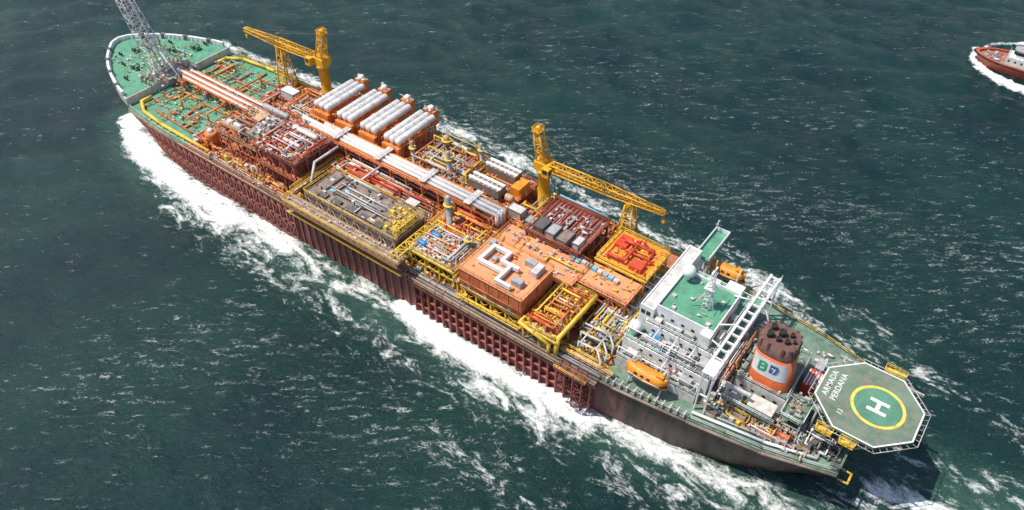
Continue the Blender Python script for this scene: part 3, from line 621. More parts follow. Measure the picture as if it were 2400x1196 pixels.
for x in (66, 72.5, 77): MB().box(x-.5, x+.5, 20.6, 20.72, 16.6, 18.7).build('door', TAN, SB)
for b_ in ((70.4,77,16.6,17.4),(76.2,77,12.1,16.6),(72,77,11.3,12.1),(72,72.8,12.1,14.9),(68,72,14.1,14.9),(69.6,70.4,14.9,19.4),(66.4,70.4,19.4,20.1)): MB().box(*b_, 22.7, 23.7).build('duct', WHITE, SB)
for x, y in ((76.6,17),(76.6,11.7),(72.4,14.5),(70,19.7),(67,19.7),(68.4,14.5),(70.6,17),(72.4,11.7)): MB().cb((x, y, 22.2), .3, .3, .5).build('duct_support', GREY, SB)
for x, y, sx, sy, sz in ((66.2,17.4,2.4,1.6,1.5),(64.8,12.2,1.6,3.2,1.6),(67.2,11,2.6,1.4,1.4),(77.9,10.5,1.3,1.3,1),(74.4,14.4,1.2,1.2,1)): MB().cb((x, y, 22.2), sx, sy, sz).build('air_handler', GREY if x > 66 else OFFW, SB)
clutter(SB, 64, 79, 9, 20.5, 22.2, 24, ORANGE, .5, .6); clutter(SB, 64, 79, 9, 20.5, 22.2, 20, GREY, .7, .5)
frame(63, 79.5, 9, 20.6, 16.5, 12, YEL, SB); MB().rail([(63,21.6,14),(80,21.6,14)], 1, .08, 1.6).box(63, 80, 20.7, 21.7, 13.8, 14).build('walkway', YEL, SB)
M = module('pipe_manifold', 'manifold of orange pipes in a bright yellow frame beside the orange building', 'pipe manifold', 53.6, 62.2, 6, 21.5, 16.6, dm=TAN, fm=YEL, rm=YEL, np_=0, pal=PAL_Y, ncl=60, clm=YEL, edge=YEL)
for i in range(12):
    y = 7.2+i*1.15; zz = 17.4+(i % 3)*.45
    MB().path([(54.2, y, 16.6), (54.2, y, zz), (61.6-(i % 4)*.8, y, zz), (61.6-(i % 4)*.8, y, 16.6)], .17+.05*(i % 3), 7).build('pipe', [ORANGE, RED, YEL, ORANGE, PINKW][i % 5], M)
pipes(M, 53.8, 62, 6.2, 21.3, 16.6, 20, PAL_Y, .12, .25, 2.4)
MB().path([(53.4, 6.5, 17.4), (53.4, 21, 17.4), (53.4, 21.6, 12.2)], .5).build('header_pipe', YEL, M); MB().path([(62.4, 19, 17.2), (62.4, 21.9, 17.2), (55, 21.9, 15.2), (55, 21.9, 12)], .4).build('header_pipe', YEL, M)
M = module('laydown_deck', 'long flat orange laydown deck along the ship centreline', 'deck', 59.2, 82, -1.2, 8.2, 17.8, dm=ODECK, fm=REDOR, rm=ORANGE, np_=8, pal=[PINKW, ORANGE, YEL], ncl=34, clm=OFFW, rh=.8)
MB().box(46.8, 59.15, -2, 5.2, 17.5, 17.8).build('deck_plate', ODECK, M); frame(46.8, 59.15, -2, 5.2, 17.5, 12, REDOR, M)
MB().rail([(59,5.1,17.8),(46.9,5.1,17.8),(46.9,-2,17.8)], 1, .06, 1.5).build('handrail', REDOR, M); clutter(M, 47, 59, -2, 5, 17.8, 22, YEL, .7, .6); clutter(M, 47, 82, -1, 5, 17.8, 26, GREY, .8, .6)
for i in range(9): MB().cb((63.5-i*1.45, -.2+i*.12, 17.8), 1.1, 1.0, .9).build('cable_drum', [GREY, LBLUE, OFFW][i % 3], M)
M = module('pump_module', 'bright orange module with yellow border, red pipes and red cabinet on starboard side aft', 'pump module', 46.6, 59, -13.5, -2.3, 19, dm=BRIGHT, fm=YEL, rm=YEL, np_=8, pal=[RED, RED, BRIGHT], ncl=24, clm=RED, rh=1.0, edge=YEL)
MB().box(48.5, 51.5, -6, -3.4, 19, 20.3).build('red_cabinet', RED, M); MB().box(55, 57.8, -12, -8, 19, 19.8).build('red_cabinet', RED, M)
MB().path([(57, -4, 19), (57, -4, 20.2), (53, -4, 20.2), (53, -10, 20.2), (56, -10, 20.2)], .35).build('red_pipe', RED, M); clutter(M, 47, 59, -13, -3, 19, 30, TAN, .6, .5)
M = module('storage_module', 'dark red slatted storage deck on starboard side behind the grey containers', 'storage module', 62.2, 76.8, -13, .2, 19.6, dm=DRED, fm=DRED, rm=REDOR, np_=5, pal=[REDOR, OFFW], ncl=20, clm=GREY, rh=.6)
for x in np.arange(62.8, 76.5, 1.1): MB().box(x-.12, x+.12, -12.9, -5, 19.6, 19.95).build('slat', RIBM, M)
MB().box(62.2, 76.8, -13.2, -13, 19.6, 21.2).build('wind_wall', DRED, M)
MB().path([(63, -13.3, 21.3), (76, -13.3, 21.3)], .22).build('hose', LBLUE, M); clutter(M, 63, 76, -12, -5, 19.9, 26, OFFW, .7, .8)
def container(x, y, z, sx, sy, sz, m_, label):
    r = thing('cargo_container', label, 'container', (x, y, z)); mb = MB().cb((x, y, z+.1), sx, sy, sz)
    n = int(max(sx, sy)/.5)
    for i in range(n):
        q_ = (i+.5)/n
        if sx > sy: mb.box(x-sx/2+sx*q_-.07, x-sx/2+sx*q_+.07, y-sy/2-.06, y+sy/2+.06, z+.25, z+sz-.05)
        else: mb.box(x-sx/2-.06, x+sx/2+.06, y-sy/2+sy*q_-.07, y-sy/2+sy*q_+.07, z+.25, z+sz-.05)
    mb.build('body', m_, r)
    mb = MB()
    for a in (-1, 1):
        for b_ in (-1, 1): mb.cb((x+a*sx/2, y+b_*sy/2, z), .22, .22, sz+.15)
    for a in (-1, 1): mb.cb((x+a*sx/2, y, z+sz+.02), .18, sy, .14); mb.cb((x, y+a*sy/2, z+sz+.02), sx, .18, .14)
    mb.build('corner_frame', DGREY, r); return r
container(73.5, -2.2, 19.6, 2.4, 3.6, 2.0, DGREY, 'dark grey container on the dark red deck, nearest the yellow crane')
container(70.3, -2.0, 19.6, 2.4, 3.6, 2.0, GREY, 'light grey container in the middle of the row on the dark red deck')
container(67.0, -1.9, 19.6, 2.6, 4.0, 1.8, BROWN, 'brown-grey container at the stern end of the row of containers')
container(63.9, -2.6, 19.6, 1.8, 3.0, 1.5, OFFW, 'small pale container at the corner of the dark red deck')
container(169, -10.8, 14, 5.4, 3.0, 2.6, WHITE, 'white container on the forward deck near the first yellow crane')
container(83.6, -6.2, 15.5, 4.0, 2.6, 2.6, OFFW, 'off-white container just forward of the second crane pedestal')
container(78.6, -5.6, 15, 3.2, 2.6, 2.4, GREY, 'grey container low on deck between crane pedestal and pipe rack')
container(113.5, 7.3, 16.6, 6, 2.6, 2.2, TAN, 'tan container between grey-brown module roof and white pipe rack')
container(105, 7.4, 16.6, 3.5, 2.4, 2.0, OFFW, 'pale short container beside the grey-brown module')
container(80.5, 8.9, 18.2, 2.2, 1.8, 1.4, BGREEN, 'small bright green box beside the orange building')
def bank(xc, label):
    r = thing('heat_exchanger', label, 'heat exchanger', (xc, -11, 12), 'banks of silver heat exchangers on starboard side')
    for dx in (-1.95, 0, 1.95):
        o = MB().vessel((xc+dx, -3.6, 23.3), (xc+dx, -18.2, 23.3), .93, 18).build('silver_shell', SILV, r)
        for y in (-6, -9, -12, -15): MB().lathe((xc+dx, y, 23.3), (0,-1,0), [(0, .97), (.12, .97)], 18).build('band', GREY, o)
    mb = MB()
    for y in (-4.5, -9, -13.5, -17.5):
        mb.box(xc-3, xc+3, y-.2, y+.2, 21.9, 22.3)
        for dx in (-2.8, 2.8): mb.box(xc+dx-.2, xc+dx+.2, y-.2, y+.2, 12, 22)
        mb.cyl((xc-2.8, y, 13), (xc+2.8, y, 21.8), .12, 4)
    for dx in (-2.8, 2.8):
        mb.box(xc+dx-.18, xc+dx+.18, -18, -4, 21.8, 22.2); mb.box(xc+dx-.15, xc+dx+.15, -18, -4, 17, 17.3)
        for y in (-4.5, -9, -13.5): mb.cyl((xc+dx, y, 17.2), (xc+dx, y-4, 21.8), .13, 4); mb.cyl((xc+dx, y-4, 12.4), (xc+dx, y, 17), .13, 4)
    mb.build('frame', ORANGE, r)
    MB().box(xc-1.6, xc+1.6, -20.4, -18.4, 20, 24.2).build('end_house', ORANGE, r)
    MB().box(xc-2.9, xc+2.9, -4.2, -3.0, 19.5, 21.8).build('header_box', ORANGE, r)
    MB().lathe((xc, -19.4, 24.2), (0,0,1), [(0, .9), (.8, .9), (1.2, .5)], 10).build('vent_cap', PINKW, r)
    clutter(r, xc-2.2, xc+2.2, -21, -17.8, 24.2, 8, PINKW, 1, .6)
    MB().box(xc-3.1, xc+3.1, -18.5, -3, 17.3, 17.5).build('deck_plate', REDOR, r)
    for i in range(7):
        x = xc+random.uniform(-2.5, 2.5); MB().path([(x, -3.4, 15), (x, -2.6, 15), (x, -2.6, 19.5), (x, -3.4, 20)], .18, 6).build('pipe', random.choice(PAL_O), r)
    clutter(r, xc-3, xc+3, -5, -2.6, 17.5, 20, YEL, 2, .7); clutter(r, xc+1.5, xc+4.5, -18, -4, 17.5, 26, TAN, 4, .7)
    for dx in (-3, 3): MB().rail([(xc+dx,-18.3,22.2),(xc+dx,-3.4,22.2)], 1, .06, 1.6).build('handrail', ORANGE, r)
    return r
for xc, lb in ((147.2, 'bank of three silver cylinders, first of four counting from the bow'), (138.5, 'bank of three silver cylinders, second of four counting from the bow'), (130, 'bank of three silver cylinders, third of four counting from the bow'), (121.6, 'bank of three silver cylinders, aftmost of the four banks')): bank(xc, lb)
M = module('process_module', 'orange and grey process module with slim vertical columns aft of the silver cylinders', 'process module', 99.5, 117, -17.5, -3.8, 18, dm=REDOR, fm=ORANGE, rm=YEL, np_=52, pal=[ORANGE, GREY, OFFW, TAN, REDOR, YEL, PINKW], ncl=120, clm=TAN, rh=3)
for x, y, h_, r in ((115.5,-5,7,.45),(112,-14,5,.8),(104.5,-6,8,.5),(101,-14.5,7,.4),(108,-10,4,1)): column(M, x, y, 18, h_, r, GREY if r < .7 else TAN)
tank(M, (106, -15.5, 19.6), (113, -15.5, 19.6), .9, OFFW); tank(M, (101, -8, 19.3), (107, -8, 19.3), .7, PINKW)
M = module('cooler_module', 'starboard module carrying two long pale cooler units over orange steelwork', 'cooler module', 85.8, 98.8, -18, -3.8, 17, dm=REDOR, fm=REDOR, rm=ORANGE, np_=26, pal=PAL_O, ncl=70, clm=OFFW, rh=1.8)
for yc in (-14.4, -7.6):
    o = MB().box(89.2, 98.4, yc-1.6, yc+1.6, 18.2, 20.6).build('cooler_unit', BROWN, M)
    for y in (yc-1.3, yc+.5): MB().box(89.0, 98.6, y, y+.8, 20.75, 21.0).build('louvre', WHITE, o)
    for x in np.arange(89.5, 98.5, 1.4): MB().box(x-.15, x+.15, yc-1.65, yc+1.65, 20.6, 20.74).build('louvre', OFFW, o)
MB().box(86.2, 88.8, -15, -10.5, 17, 19.6).build('generator_box', BRIGHT, M); tank(M, (86, -8, 18.4), (88.6, -8, 18.4), 1.0, TAN)
M = module('process_skid', 'orange skid with tall grey exhaust column at the aft end of white pipe rack', 'process skid', 82.5, 96.5, 2.8, 9.4, 17.2, dm=REDOR, fm=REDOR, rm=YEL, np_=26, pal=PAL_O, ncl=50, clm=OFFW, rh=2.2)
column(M, 93.5, 7.2, 17.2, 9, .7, GREY, 'exhaust_column'); column(M, 95.5, 5, 17.2, 6, .5, YEL)
M = module('process_skid', 'narrow skid of orange pipes between brown-grey module roof and white pipe rack', 'process skid', 98, 132, 3.4, 10.0, 16.6, dm=MAINDECK, fm=REDOR, rm=ORANGE, np_=46, pal=[ORANGE, REDOR, PINKW, TAN, RED, OFFW], ncl=120, clm=TAN, rh=3)
for x in (101, 109.5, 119, 124.5): tank(M, (x, 5, 18.2), (x+4, 5, 18.2), .65, random.choice([ORANGE, PINKW, TAN]))
MB().path([(133.5, 4, 20.5), (133.5, 12, 20.5), (131, 16, 18)], .35).build('crossover_pipe', OFFW, M); MB().path([(119, 3.5, 20.5), (119, 10.4, 20.5)], .3).build('crossover_pipe', OFFW, M)
M = module('process_skid', 'orange deck skid beside the second crane pedestal, cluttered with valves', 'process skid', 77.2, 85.4, -11.5, -1.6, 14.8, dm=REDOR, fm=REDOR, rm=ORANGE, np_=22, pal=PAL_O, ncl=40, clm=OFFW, rh=1.8)
M = module('process_skid', 'orange and tan skid between first crane and the pipe rack', 'process skid', 151.5, 165, -15.5, -3.4, 15.5, dm=REDOR, fm=REDOR, rm=ORANGE, np_=40, pal=[ORANGE, REDOR, TAN, PINKW, OFFW], ncl=90, clm=OFFW, rh=2.4)
for x, lb in ((133.2, 'yellow cross-ship walkway between the tall square module and the brown-grey roof'), (96.9, 'yellow cross-ship walkway between brown-grey roof and blue-tank module'), (80.7, 'yellow cross-ship walkway forward of the orange building')):
    r = thing('cross_walkway', lb, 'walkway', (x, 12, 12)); MB().box(x-.6, x+.6, 3.4, 20.6, 16.9, 17.05).build('tread', TAN, r); MB().rail([(x-.6,3.4,17.05),(x-.6,20.6,17.05)], 1.1, .1, 1.5).rail([(x+.6,3.4,17.05),(x+.6,20.6,17.05)], 1.1, .1, 1.5).build('handrail', YEL, r)
    for y in (4, 12, 20): MB().box(x-.2, x+.2, y-.2, y+.2, 12, 16.9).build('leg', YEL, r)
for sg, nm in ((1, 'port'), (-1, 'starboard')):
    r = thing('deck_equipment', 'low valves, boxes and pipe ends crowding the %s edge of the main deck' % nm, 'deck equipment', (110, sg*19, 12))
    for m_, k in ((YEL, 120), (TAN, 100), (REDOR, 90), (OFFW, 70), (GREY, 50), (ORANGE, 80)): clutter(r, 54, 168, *sorted((sg*16.8, sg*21.3)), 12, k, m_, 2.8, 1.0)
    for x in (62.5, 80.8, 96.5, 133, 150): pipes(r, x-2, x+2, *sorted((sg*4, sg*20)), 13, 9, PAL_O, .1, .22, 4)
PR = thing('pipe_rack', 'long elevated rack of fat white pipes running down the ship centreline', 'pipe rack', (110, 0, 12))
for x in np.arange(85, 143, 5.2): MB().box(x-.25, x+.25, -3.2, -2.8, 12, 20.3).box(x-.25, x+.25, 2.6, 3.0, 12, 20.3).box(x-.2, x+.2, -3.3, 3.1, 20.0, 20.29).box(x-.2, x+.2, -2.8, 2.6, 17.5, 17.8).build('portal_frame', REDOR, PR)
for y, r, m_, xa, xb in ((-2.2,.3,ORANGE,84,150),(-1.2,.55,PINKW,84,143),(.1,.6,WHITE,84,150),(1.3,.5,PINKW,84,146),(2.2,.28,ORANGE,90,150),(2.75,.2,REDOR,84,150)):
    MB().path([(xa, y, 17), (xa, y, 20.3+r), (xb, y, 20.3+r), (xb, y, 17)], r, 10).build('pipe', m_, PR)
for y in (-2,-1,0,1,2): MB().cyl((86, y, 18.05), (148, y, 18.05), .22, 6).build('pipe', [ORANGE, REDOR, TAN][y % 3], PR)
for x in (136, 121, 106, 92): MB().box(x-.9, x+.9, -2.9, 2.7, 21.55, 21.7).rail([(x-.9,-2.9,21.7),(x-.9,2.7,21.7)], .9, .05, 1.4).build('crossover_step', OFFW, PR)
PF = thing('pipe_rack', 'lower forward rack of orange and white pipes leading to the lattice tower', 'pipe rack', (180, 0, 12))
for x in np.arange(152, 207, 5.5): MB().box(x-.2, x+.2, -3, -2.7, 12, 15).box(x-.2, x+.2, 2.7, 3, 12, 15).box(x-.2, x+.2, -3.1, 3.1, 15, 15.25).build('portal_frame', REDOR, PF)
for y, r, m_ in ((-2.4,.25,ORANGE),(-1.6,.4,PINKW),(-.5,.3,REDOR),(.4,.42,WHITE),(1.3,.25,ORANGE),(2.1,.35,PINKW),(2.7,.2,REDOR)): MB().path([(151, y, 18), (151, y, 15.3+r), (206-abs(y)*2, y, 15.3+r), (206-abs(y)*2, y, 13)], r, 8).build('pipe', m_, PF)
for x in (196, 184, 173): MB().path([(x, -12, 12.6), (x, -12, 14.9), (x, 3, 14.9), (x-3, 3, 14.9), (x-3, 10, 14.9), (x-3, 10, 12.6)], .28, 6).build('branch_pipe', random.choice([OFFW, ORANGE]), PF)
clutter(PF, 152, 206, -4.5, 4.5, 13, 120, REDOR, 3, .9); clutter(PF, 152, 206, -4.5, 4.5, 13, 70, OFFW, 3, .8); clutter(PF, 152, 206, -4.5, 4.5, 13, 60, YEL, 2.8, .7)
FD = thing('deck_pipework', 'orange pipe runs and coamings across the green foredeck, port side', 'pipework', (190, 10, 12))
FS = thing('deck_pipework', 'orange pipe runs and coamings across the green foredeck, starboard side', 'pipework', (190, -10, 12))
for par, sg in ((FD, 1), (FS, -1)):
    runs = [[(180,5),(189,5),(189,12),(184,12),(184,16)], [(192,4.5),(199,4.5),(199,9),(203,9)], [(180,16.5),(198,15.5)]] if sg > 0 else [[(179,5),(186,5),(186,9),(192,9),(192,15)], [(179,14),(188,14),(188,17)], [(194,5),(203,5),(203,12),(198,12)]]
    for rr_ in runs: MB().path([(x, sg*y, 12.4) for x, y in rr_], .3, 6).build('coaming', random.choice([REDOR, ORANGE]), par)
    for i in range(20):
        x = random.uniform(178, 203); y = random.uniform(4.5, 16); l = random.uniform(2, 8)
        if random.random() < .5: pts = [(x, sg*y, 12.2), (x, sg*y, 12.7), (min(x+l, 206), sg*y, 12.7), (min(x+l, 206), sg*(y+random.uniform(-2, 2)), 12.7)]
        else: pts = [(x, sg*y, 12.2), (x, sg*y, 12.8), (x, sg*min(y+l, 17.5), 12.8), (x, sg*min(y+l, 17.5), 12.2)]
        MB().path(pts, random.uniform(.08, .16), 6).build('pipe', random.choice([ORANGE, RED, OFFW, PINKW, YEL]), par)
    for m_, k in ((OFFW, 36), (REDOR, 30), (YEL, 26), (GDARK, 30)): clutter(par, 179, 205, *sorted((sg*4, sg*16.5)), 12, k, m_, .8, .6)
    for m_, k in ((ORANGE, 60), (TAN, 50), (OFFW, 40)): clutter(par, 167, 179, *sorted((sg*4, sg*19)), 12, k, m_, 2.2, 1.1)
    pipes(par, 167, 179, *sorted((sg*4, sg*18)), 12, 18, PAL_O, .12, .3, 2.8)
    o = thing('yellow_main', 'thick yellow pipe along the %s edge of the foredeck' % ('port' if sg > 0 else 'starboard'), 'pipe', (188, sg*18, 12))
    MB().path([(169, sg*19.4, 12.8), (190, sg*19.2, 12.8), (200, sg*18.2, 12.8), (205, sg*15.5, 12.8), (205, sg*12.5, 12.8)], .5, 8).build('pipe', YEL, o)
    for x in np.arange(170, 196, 3.2): MB().cb((x, sg*19.3, 12), .3, 1.3, .5).build('pipe_support', YEL, o)
    o = thing('deck_edge_pipes', 'bundle of yellow and orange edge pipes on the %s side amidships' % ('port' if sg > 0 else 'starboard'), 'pipework', (110, sg*19, 12))
    for y, m_, r in ((18.3, YEL, .3), (19.2, REDOR, .25), (20, TAN, .28)): MB().path([(54, sg*y, 12.8), (168, sg*y, 12.8)], r, 6).build('pipe', m_, o)
dr = thing('storage_drum', 'squat orange drum with pale top on port side of foredeck', 'tank', (171, 16, 12)); MB().lathe((171, 16, 12), (0,0,1), [(0,1.9),(4,1.9),(4.6,1.5)], 18).build('shell', ORANGE, dr); MB().ball((171, 16, 16.6), 1.0).build('cap', OFFW, dr); pipes(dr, 168, 174, 13, 19, 12, 10, [ORANGE, RED], .15, .3, 4)
M = module('pipe_skid', 'grey and white pipes on dark deck between the yellow manifold and the quarters', 'pipe skid', 44, 52.6, -12, 14, 13.4, dm=GDARK, fm=DGREY, rm=YEL, np_=34, pal=[OFFW, GREY, WHITE, GDARK, YEL], ncl=80, clm=GREY, rh=2)
o = thing('pipe_guard', 'bent white tubular guard frames on the port deck ahead of the quarters', 'guard frame', (47, 17, 12))
for k, yy in enumerate((12.5, 15, 17.5)): MB().path([(52.5-k, yy, 12.2), (52.5-k, yy, 15.2), (46, yy, 15.6), (44.0, yy+2, 15.4), (44.0, yy+2.4, 12.2)], .22, 8).build('guard_tube', OFFW, o)
for x in (50, 46.5): MB().path([(x, 12.5, 15.4), (x, 17.5, 15.4)], .18).build('guard_tube', OFFW, o)
clutter(o, 43.3, 53, 14, 19, 12, 60, GREY, 1.2, .8); clutter(o, 43.3, 53, 14, 19, 12, 40, YEL, 1.4, .8)
o = thing('yellow_walkway', 'sloping yellow walkway at the port rail ahead of the orange lifeboat', 'walkway', (46, 20, 12)); MB().box(41, 53, 18.9, 20.2, 13.3, 13.5).build('tread', TAN, o)
MB().rail([(41,20.2,13.5),(53,20.2,13.5)], 1.1, .1, 1.5).rail([(41,18.9,13.5),(53,18.9,13.5)], 1.1, .1, 1.5).build('handrail', YEL, o)
for x in (42, 45, 48, 51): MB().box(x-.12, x+.12, 19, 20.1, 12, 13.3).build('leg', YEL, o)
# ------------------------------------------------------------------ cranes
def crane(cx, cy, dx, zj, L_, label, tipdy=0):
    r = thing('pedestal_crane', label, 'crane', (cx, cy, 12))
    MB().lathe((cx, cy, 12), (0,0,1), [(0,1.9),(.6,1.9),(.6,1.45),(zj-14.6,1.45),(zj-14.2,2.0),(zj-13.4,2.0)], 18).build('pedestal', CRY, r)
    MB().box(cx-2.1, cx+2.1, cy-1.7, cy+1.7, zj-1.4, zj+.9).build('slewing_house', CRY, r)
    cab = MB().box(cx+dx*1.2, cx+dx*3.2, cy+1.75, cy+3.3, zj-1.2, zj+1.1).build('cab', CRY, r)
    MB().box(cx+dx*3.21, cx+dx*3.26, cy+1.95, cy+3.1, zj-.3, zj+.9).build('window', GLASS, cab); MB().box(cx+dx*1.6, cx+dx*2.9, cy+3.31, cy+3.36, zj-.2, zj+.9).build('window', GLASS, cab)
    top = (cx-dx*2.2, cy, zj+8.6)
    mb = MB().lattice((cx-dx*.4, cy, zj+.9), top, 2.4, 1.6, 5, .2, .11, (1,0,0)); mb.cb((top[0], top[1], top[2]), 2.2, 2.4, .3); mb.rail([(top[0]-1.1,cy-1.2,top[2]+.3),(top[0]+1.1,cy-1.2,top[2]+.3),(top[0]+1.1,cy+1.2,top[2]+.3),(top[0]-1.1,cy+1.2,top[2]+.3)], .9, .07, 1, True)
    mb.cyl((top[0], cy-.7, top[2]+.7), (top[0], cy+.7, top[2]+.7), .7, 10); mb.build('mast', CRY, r)
    tip = (cx+dx*L_, cy+tipdy, zj+.2)
    mb = MB().lattice((cx+dx*1.8, cy, zj), (cx+dx*L_*.55, cy+tipdy*.55, zj+.1), 1.9, 1.9, 9, .2, .11); mb.lattice((cx+dx*L_*.55, cy+tipdy*.55, zj+.1), tip, 1.9, .9, 8, .17, .1)
    mb.box(cx+dx*2, cx+dx*L_*.5, cy-.35+tipdy*.2, cy+.35+tipdy*.3, zj-.95, zj-.8)
    mb.build('jib', CRY, r)
    MB().cyl(top, (cx+dx*L_*.75, cy+tipdy*.75, zj+1), .06, 4).cyl((top[0], top[1]+.5, top[2]), (cx+dx*L_*.95, cy+tipdy, zj+.8), .05, 4).build('hoist_rope', DGREY, r)
    MB().cyl((tip[0], tip[1], tip[2]-.3), (tip[0], tip[1], tip[2]-2), .05, 4).cb((tip[0], tip[1], tip[2]-2.9), .7, .4, 1).build('hook_block', CRY, r)
    return r
crane(160, -17, 1, 27, 31, 'yellow pedestal crane whose boom points to the bow, beside the silver cylinders', 1.4)
crane(83, -16.5, -1, 25.5, 32, 'yellow pedestal crane with its boom pointing to the stern, amidships', -.9)
def rest(x, y, zt, label):
    r = thing('boom_rest', label, 'boom rest', (x, y, 12)); MB().lattice((x, y, 12), (x, y, zt), 4.4, 1.8, 6, .2, .11, (1,0,0)).build('tower', CRY, r)
    MB().box(x-.5, x+.5, y-1.5, y+1.5, zt, zt+.3).box(x-.5, x+.5, y-1.6, y-1.3, zt+.3, zt+1.2).box(x-.5, x+.5, y+1.3, y+1.6, zt+.3, zt+1.2).build('cradle', CRY, r)
rest(176.5, -16.2, 25.6, 'yellow lattice boom rest holding the forward crane boom'); rest(59.5, -17.2, 24.1, 'yellow lattice boom rest holding the aft crane boom')
LT = thing('lattice_tower', 'tall grey lattice tower leaning forward from the forecastle and out of frame', 'tower', (209, 3, 14.5))
PALE = mat('pale_tower_steel', (.8, .79, .78), .5, 0, .12)
MB().lattice((209.5, 3.4, 14.6), (219.5, 5.6, 52), 5.2, 2.2, 16, .13, .075, (1,0,0)).build('truss', PALE, LT)
for p_ in ([(205.5, 9, 12.5), (210.5, 5, 24)], [(205.5, -4, 12.5), (210.5, 2, 24)], [(199, 3, 12.2), (209.5, 3.5, 24)]): MB().path(p_, .22).build('back_stay', OFFW, LT)
MB().path([(208, 4, 14.6), (218.6, 6.2, 52)], .2).build('riser_pipe', TAN, LT)
MB().path([(209.4, 2, 14.6), (219, 4.4, 52)], .16).build('riser_pipe', PALE, LT)
MB().cb((211.8, 3.8, 24), 4.4, 4.4, .15).rail([(209.6,1.6,24.2),(214,1.6,24.2),(214,6.0,24.2),(209.6,6.0,24.2)], 1, .08, 1.2, True).build('platform', GREY, LT)
MB().cb((208.5, 1.5, 14.56), 6.5, 7.5, .3).build('foot_plate', GREY, LT); clutter(LT, 203, 214, -5, 11, 14.6, 60, OFFW, 2.4, 1.0); clutter(LT, 203, 214, -5, 11, 14.6, 40, TAN, 2.4, .8); clutter(LT, 203, 214, -5, 11, 14.6, 40, GREY, 2, .8)
def windlass(x, y, label):
    r = thing('windlass', label, 'windlass', (x, y, 14.56)); MB().cb((x, y, 14.56), 2.2, 2.6, .4).cb((x-.9, y, 14.96), .7, 1.2, 1.0).build('base', GREEN, r)
    MB().lathe((x+.3, y-1.2, 15.5), (0,1,0), [(0,.75),(.2,.75),(.2,.4),(2.2,.4),(2.2,.75),(2.4,.75)], 14).build('drum', DGREY, r)
windlass(219, 7, 'dark windlass on the port side of the green forecastle'); windlass(219, -6, 'dark windlass on the starboard side of the green forecastle')
windlass(228, .5, 'dark windlass nearest the bow tip'); windlass(214, -11.5, 'dark winch near the white bulwark behind the tower')
bl = thing('bollard', 'black double bollard on the green forecastle deck', 'bollard', (224, 8, 14.56), 'bollards on the forecastle')
MB().cb((224, 8, 14.56), 1.8, .7, .15).build('base', GREEN, bl)
for a in (-.55, .55): MB().lathe((224+a, 8, 14.7), (0,0,1), [(0,.25),(.7,.25),(.7,.34),(.82,.34)], 10).build('post', BLACK, bl)
for x, y in ((224,-9),(230,5),(230,-6),(216,12.5),(214,-15)): dup(bl, (x, y, 14.56))
clt = thing('deck_lockers', 'scattered small lockers and vents on the forecastle deck', 'lockers', (222, 0, 14.56)); clutter(clt, 210, 232, -9, 9, 14.56, 60, OFFW, .9, .7); clutter(clt, 210, 226, -12, 12, 14.56, 30, GDARK, .7, .7); clutter(clt, 210, 226, -12, 12, 14.56, 16, YEL, .7, .5); pipes(clt, 210, 226, -9, 9, 14.56, 12, [OFFW, GREEN, YEL], .08, .14, .6)
# ------------------------------------------------------------------ quarters gear
def dome(x, y, z, r_, label):
    r = thing('satellite_dome', label, 'satellite dome', (x, y, z)); MB().cyl((x, y, z), (x, y, z+1.2), .45, 10).build('stand', WHITE, r); MB().ball((x, y, z+1.1+r_), r_, 22, 12).build('radome', WHITE, r)
dome(38, -3.9, UZ+.08, 1.45, 'white satellite dome on the high green roof beside the radar mast'); dome(41.6, 10.4, LZ+.08, 1.4, 'white satellite dome at the lower port corner of the quarters')
def lifeboat(x, y, z, sg, label):
    r = thing('lifeboat', label, 'lifeboat', (x, y, z)); ln = 9.2; wk = 1.12
    def loft(prof, zs, sc):
        mb = MB(); n = 15; k = len(prof)
        for i in range(n):
            tt = -1+2*i/(n-1); wv = max(.02, (1-abs(tt)**3.2))**.6
            for py, pz in prof: mb.v.append((x+tt*ln/2*sc, y+py*wv*wk, z+pz*(wv*.6+.4 if pz*zs > 0 else 1)))
        for i in range(n-1):
            for j in range(k-1): mb.f.append((i*k+j, (i+1)*k+j, (i+1)*k+j+1, i*k+j+1)); mb.s.append(1)
        return mb
    loft([(1.5,1.5),(1.4,.9),(1.1,.3),(.5,-.05),(0,-.15),(-.5,-.05),(-1.1,.3),(-1.4,.9),(-1.5,1.5)], 1, 1).build('hull', ORANGE if sg > 0 else BRIGHT, r)
    loft([(-1.45,1.5),(-1.35,2.1),(-1.0,2.7),(-.5,2.95),(0,3.0),(.5,2.95),(1.0,2.7),(1.35,2.1),(1.45,1.5)], -1, .97).build('canopy', BRIGHT, r)
    MB().box(x-3.6, x-2.2, y-.6, y+.6, z+2.6, z+3.5).build('conning_hatch', BRIGHT, r)
    for q_ in (-1, .4, 1.8): MB().box(x+q_-.3, x+q_+.3, y+1.42, y+1.6, z+2.05, z+2.45).build('window', GLASS, r)
    for s_ in (1, -1): MB().path([(x-3.5, y+s_*1.45, z+1.5), (x, y+s_*1.75, z+1.5), (x+3.5, y+s_*1.45, z+1.5)], .1).build('fender', OFFW, r)
lifeboat(34.6, 17.6, 15.0, 1, 'orange enclosed lifeboat on the port side facing the viewer'); lifeboat(34.6, -18.3, 15, -1, 'orange enclosed lifeboat hanging on the far starboard side')
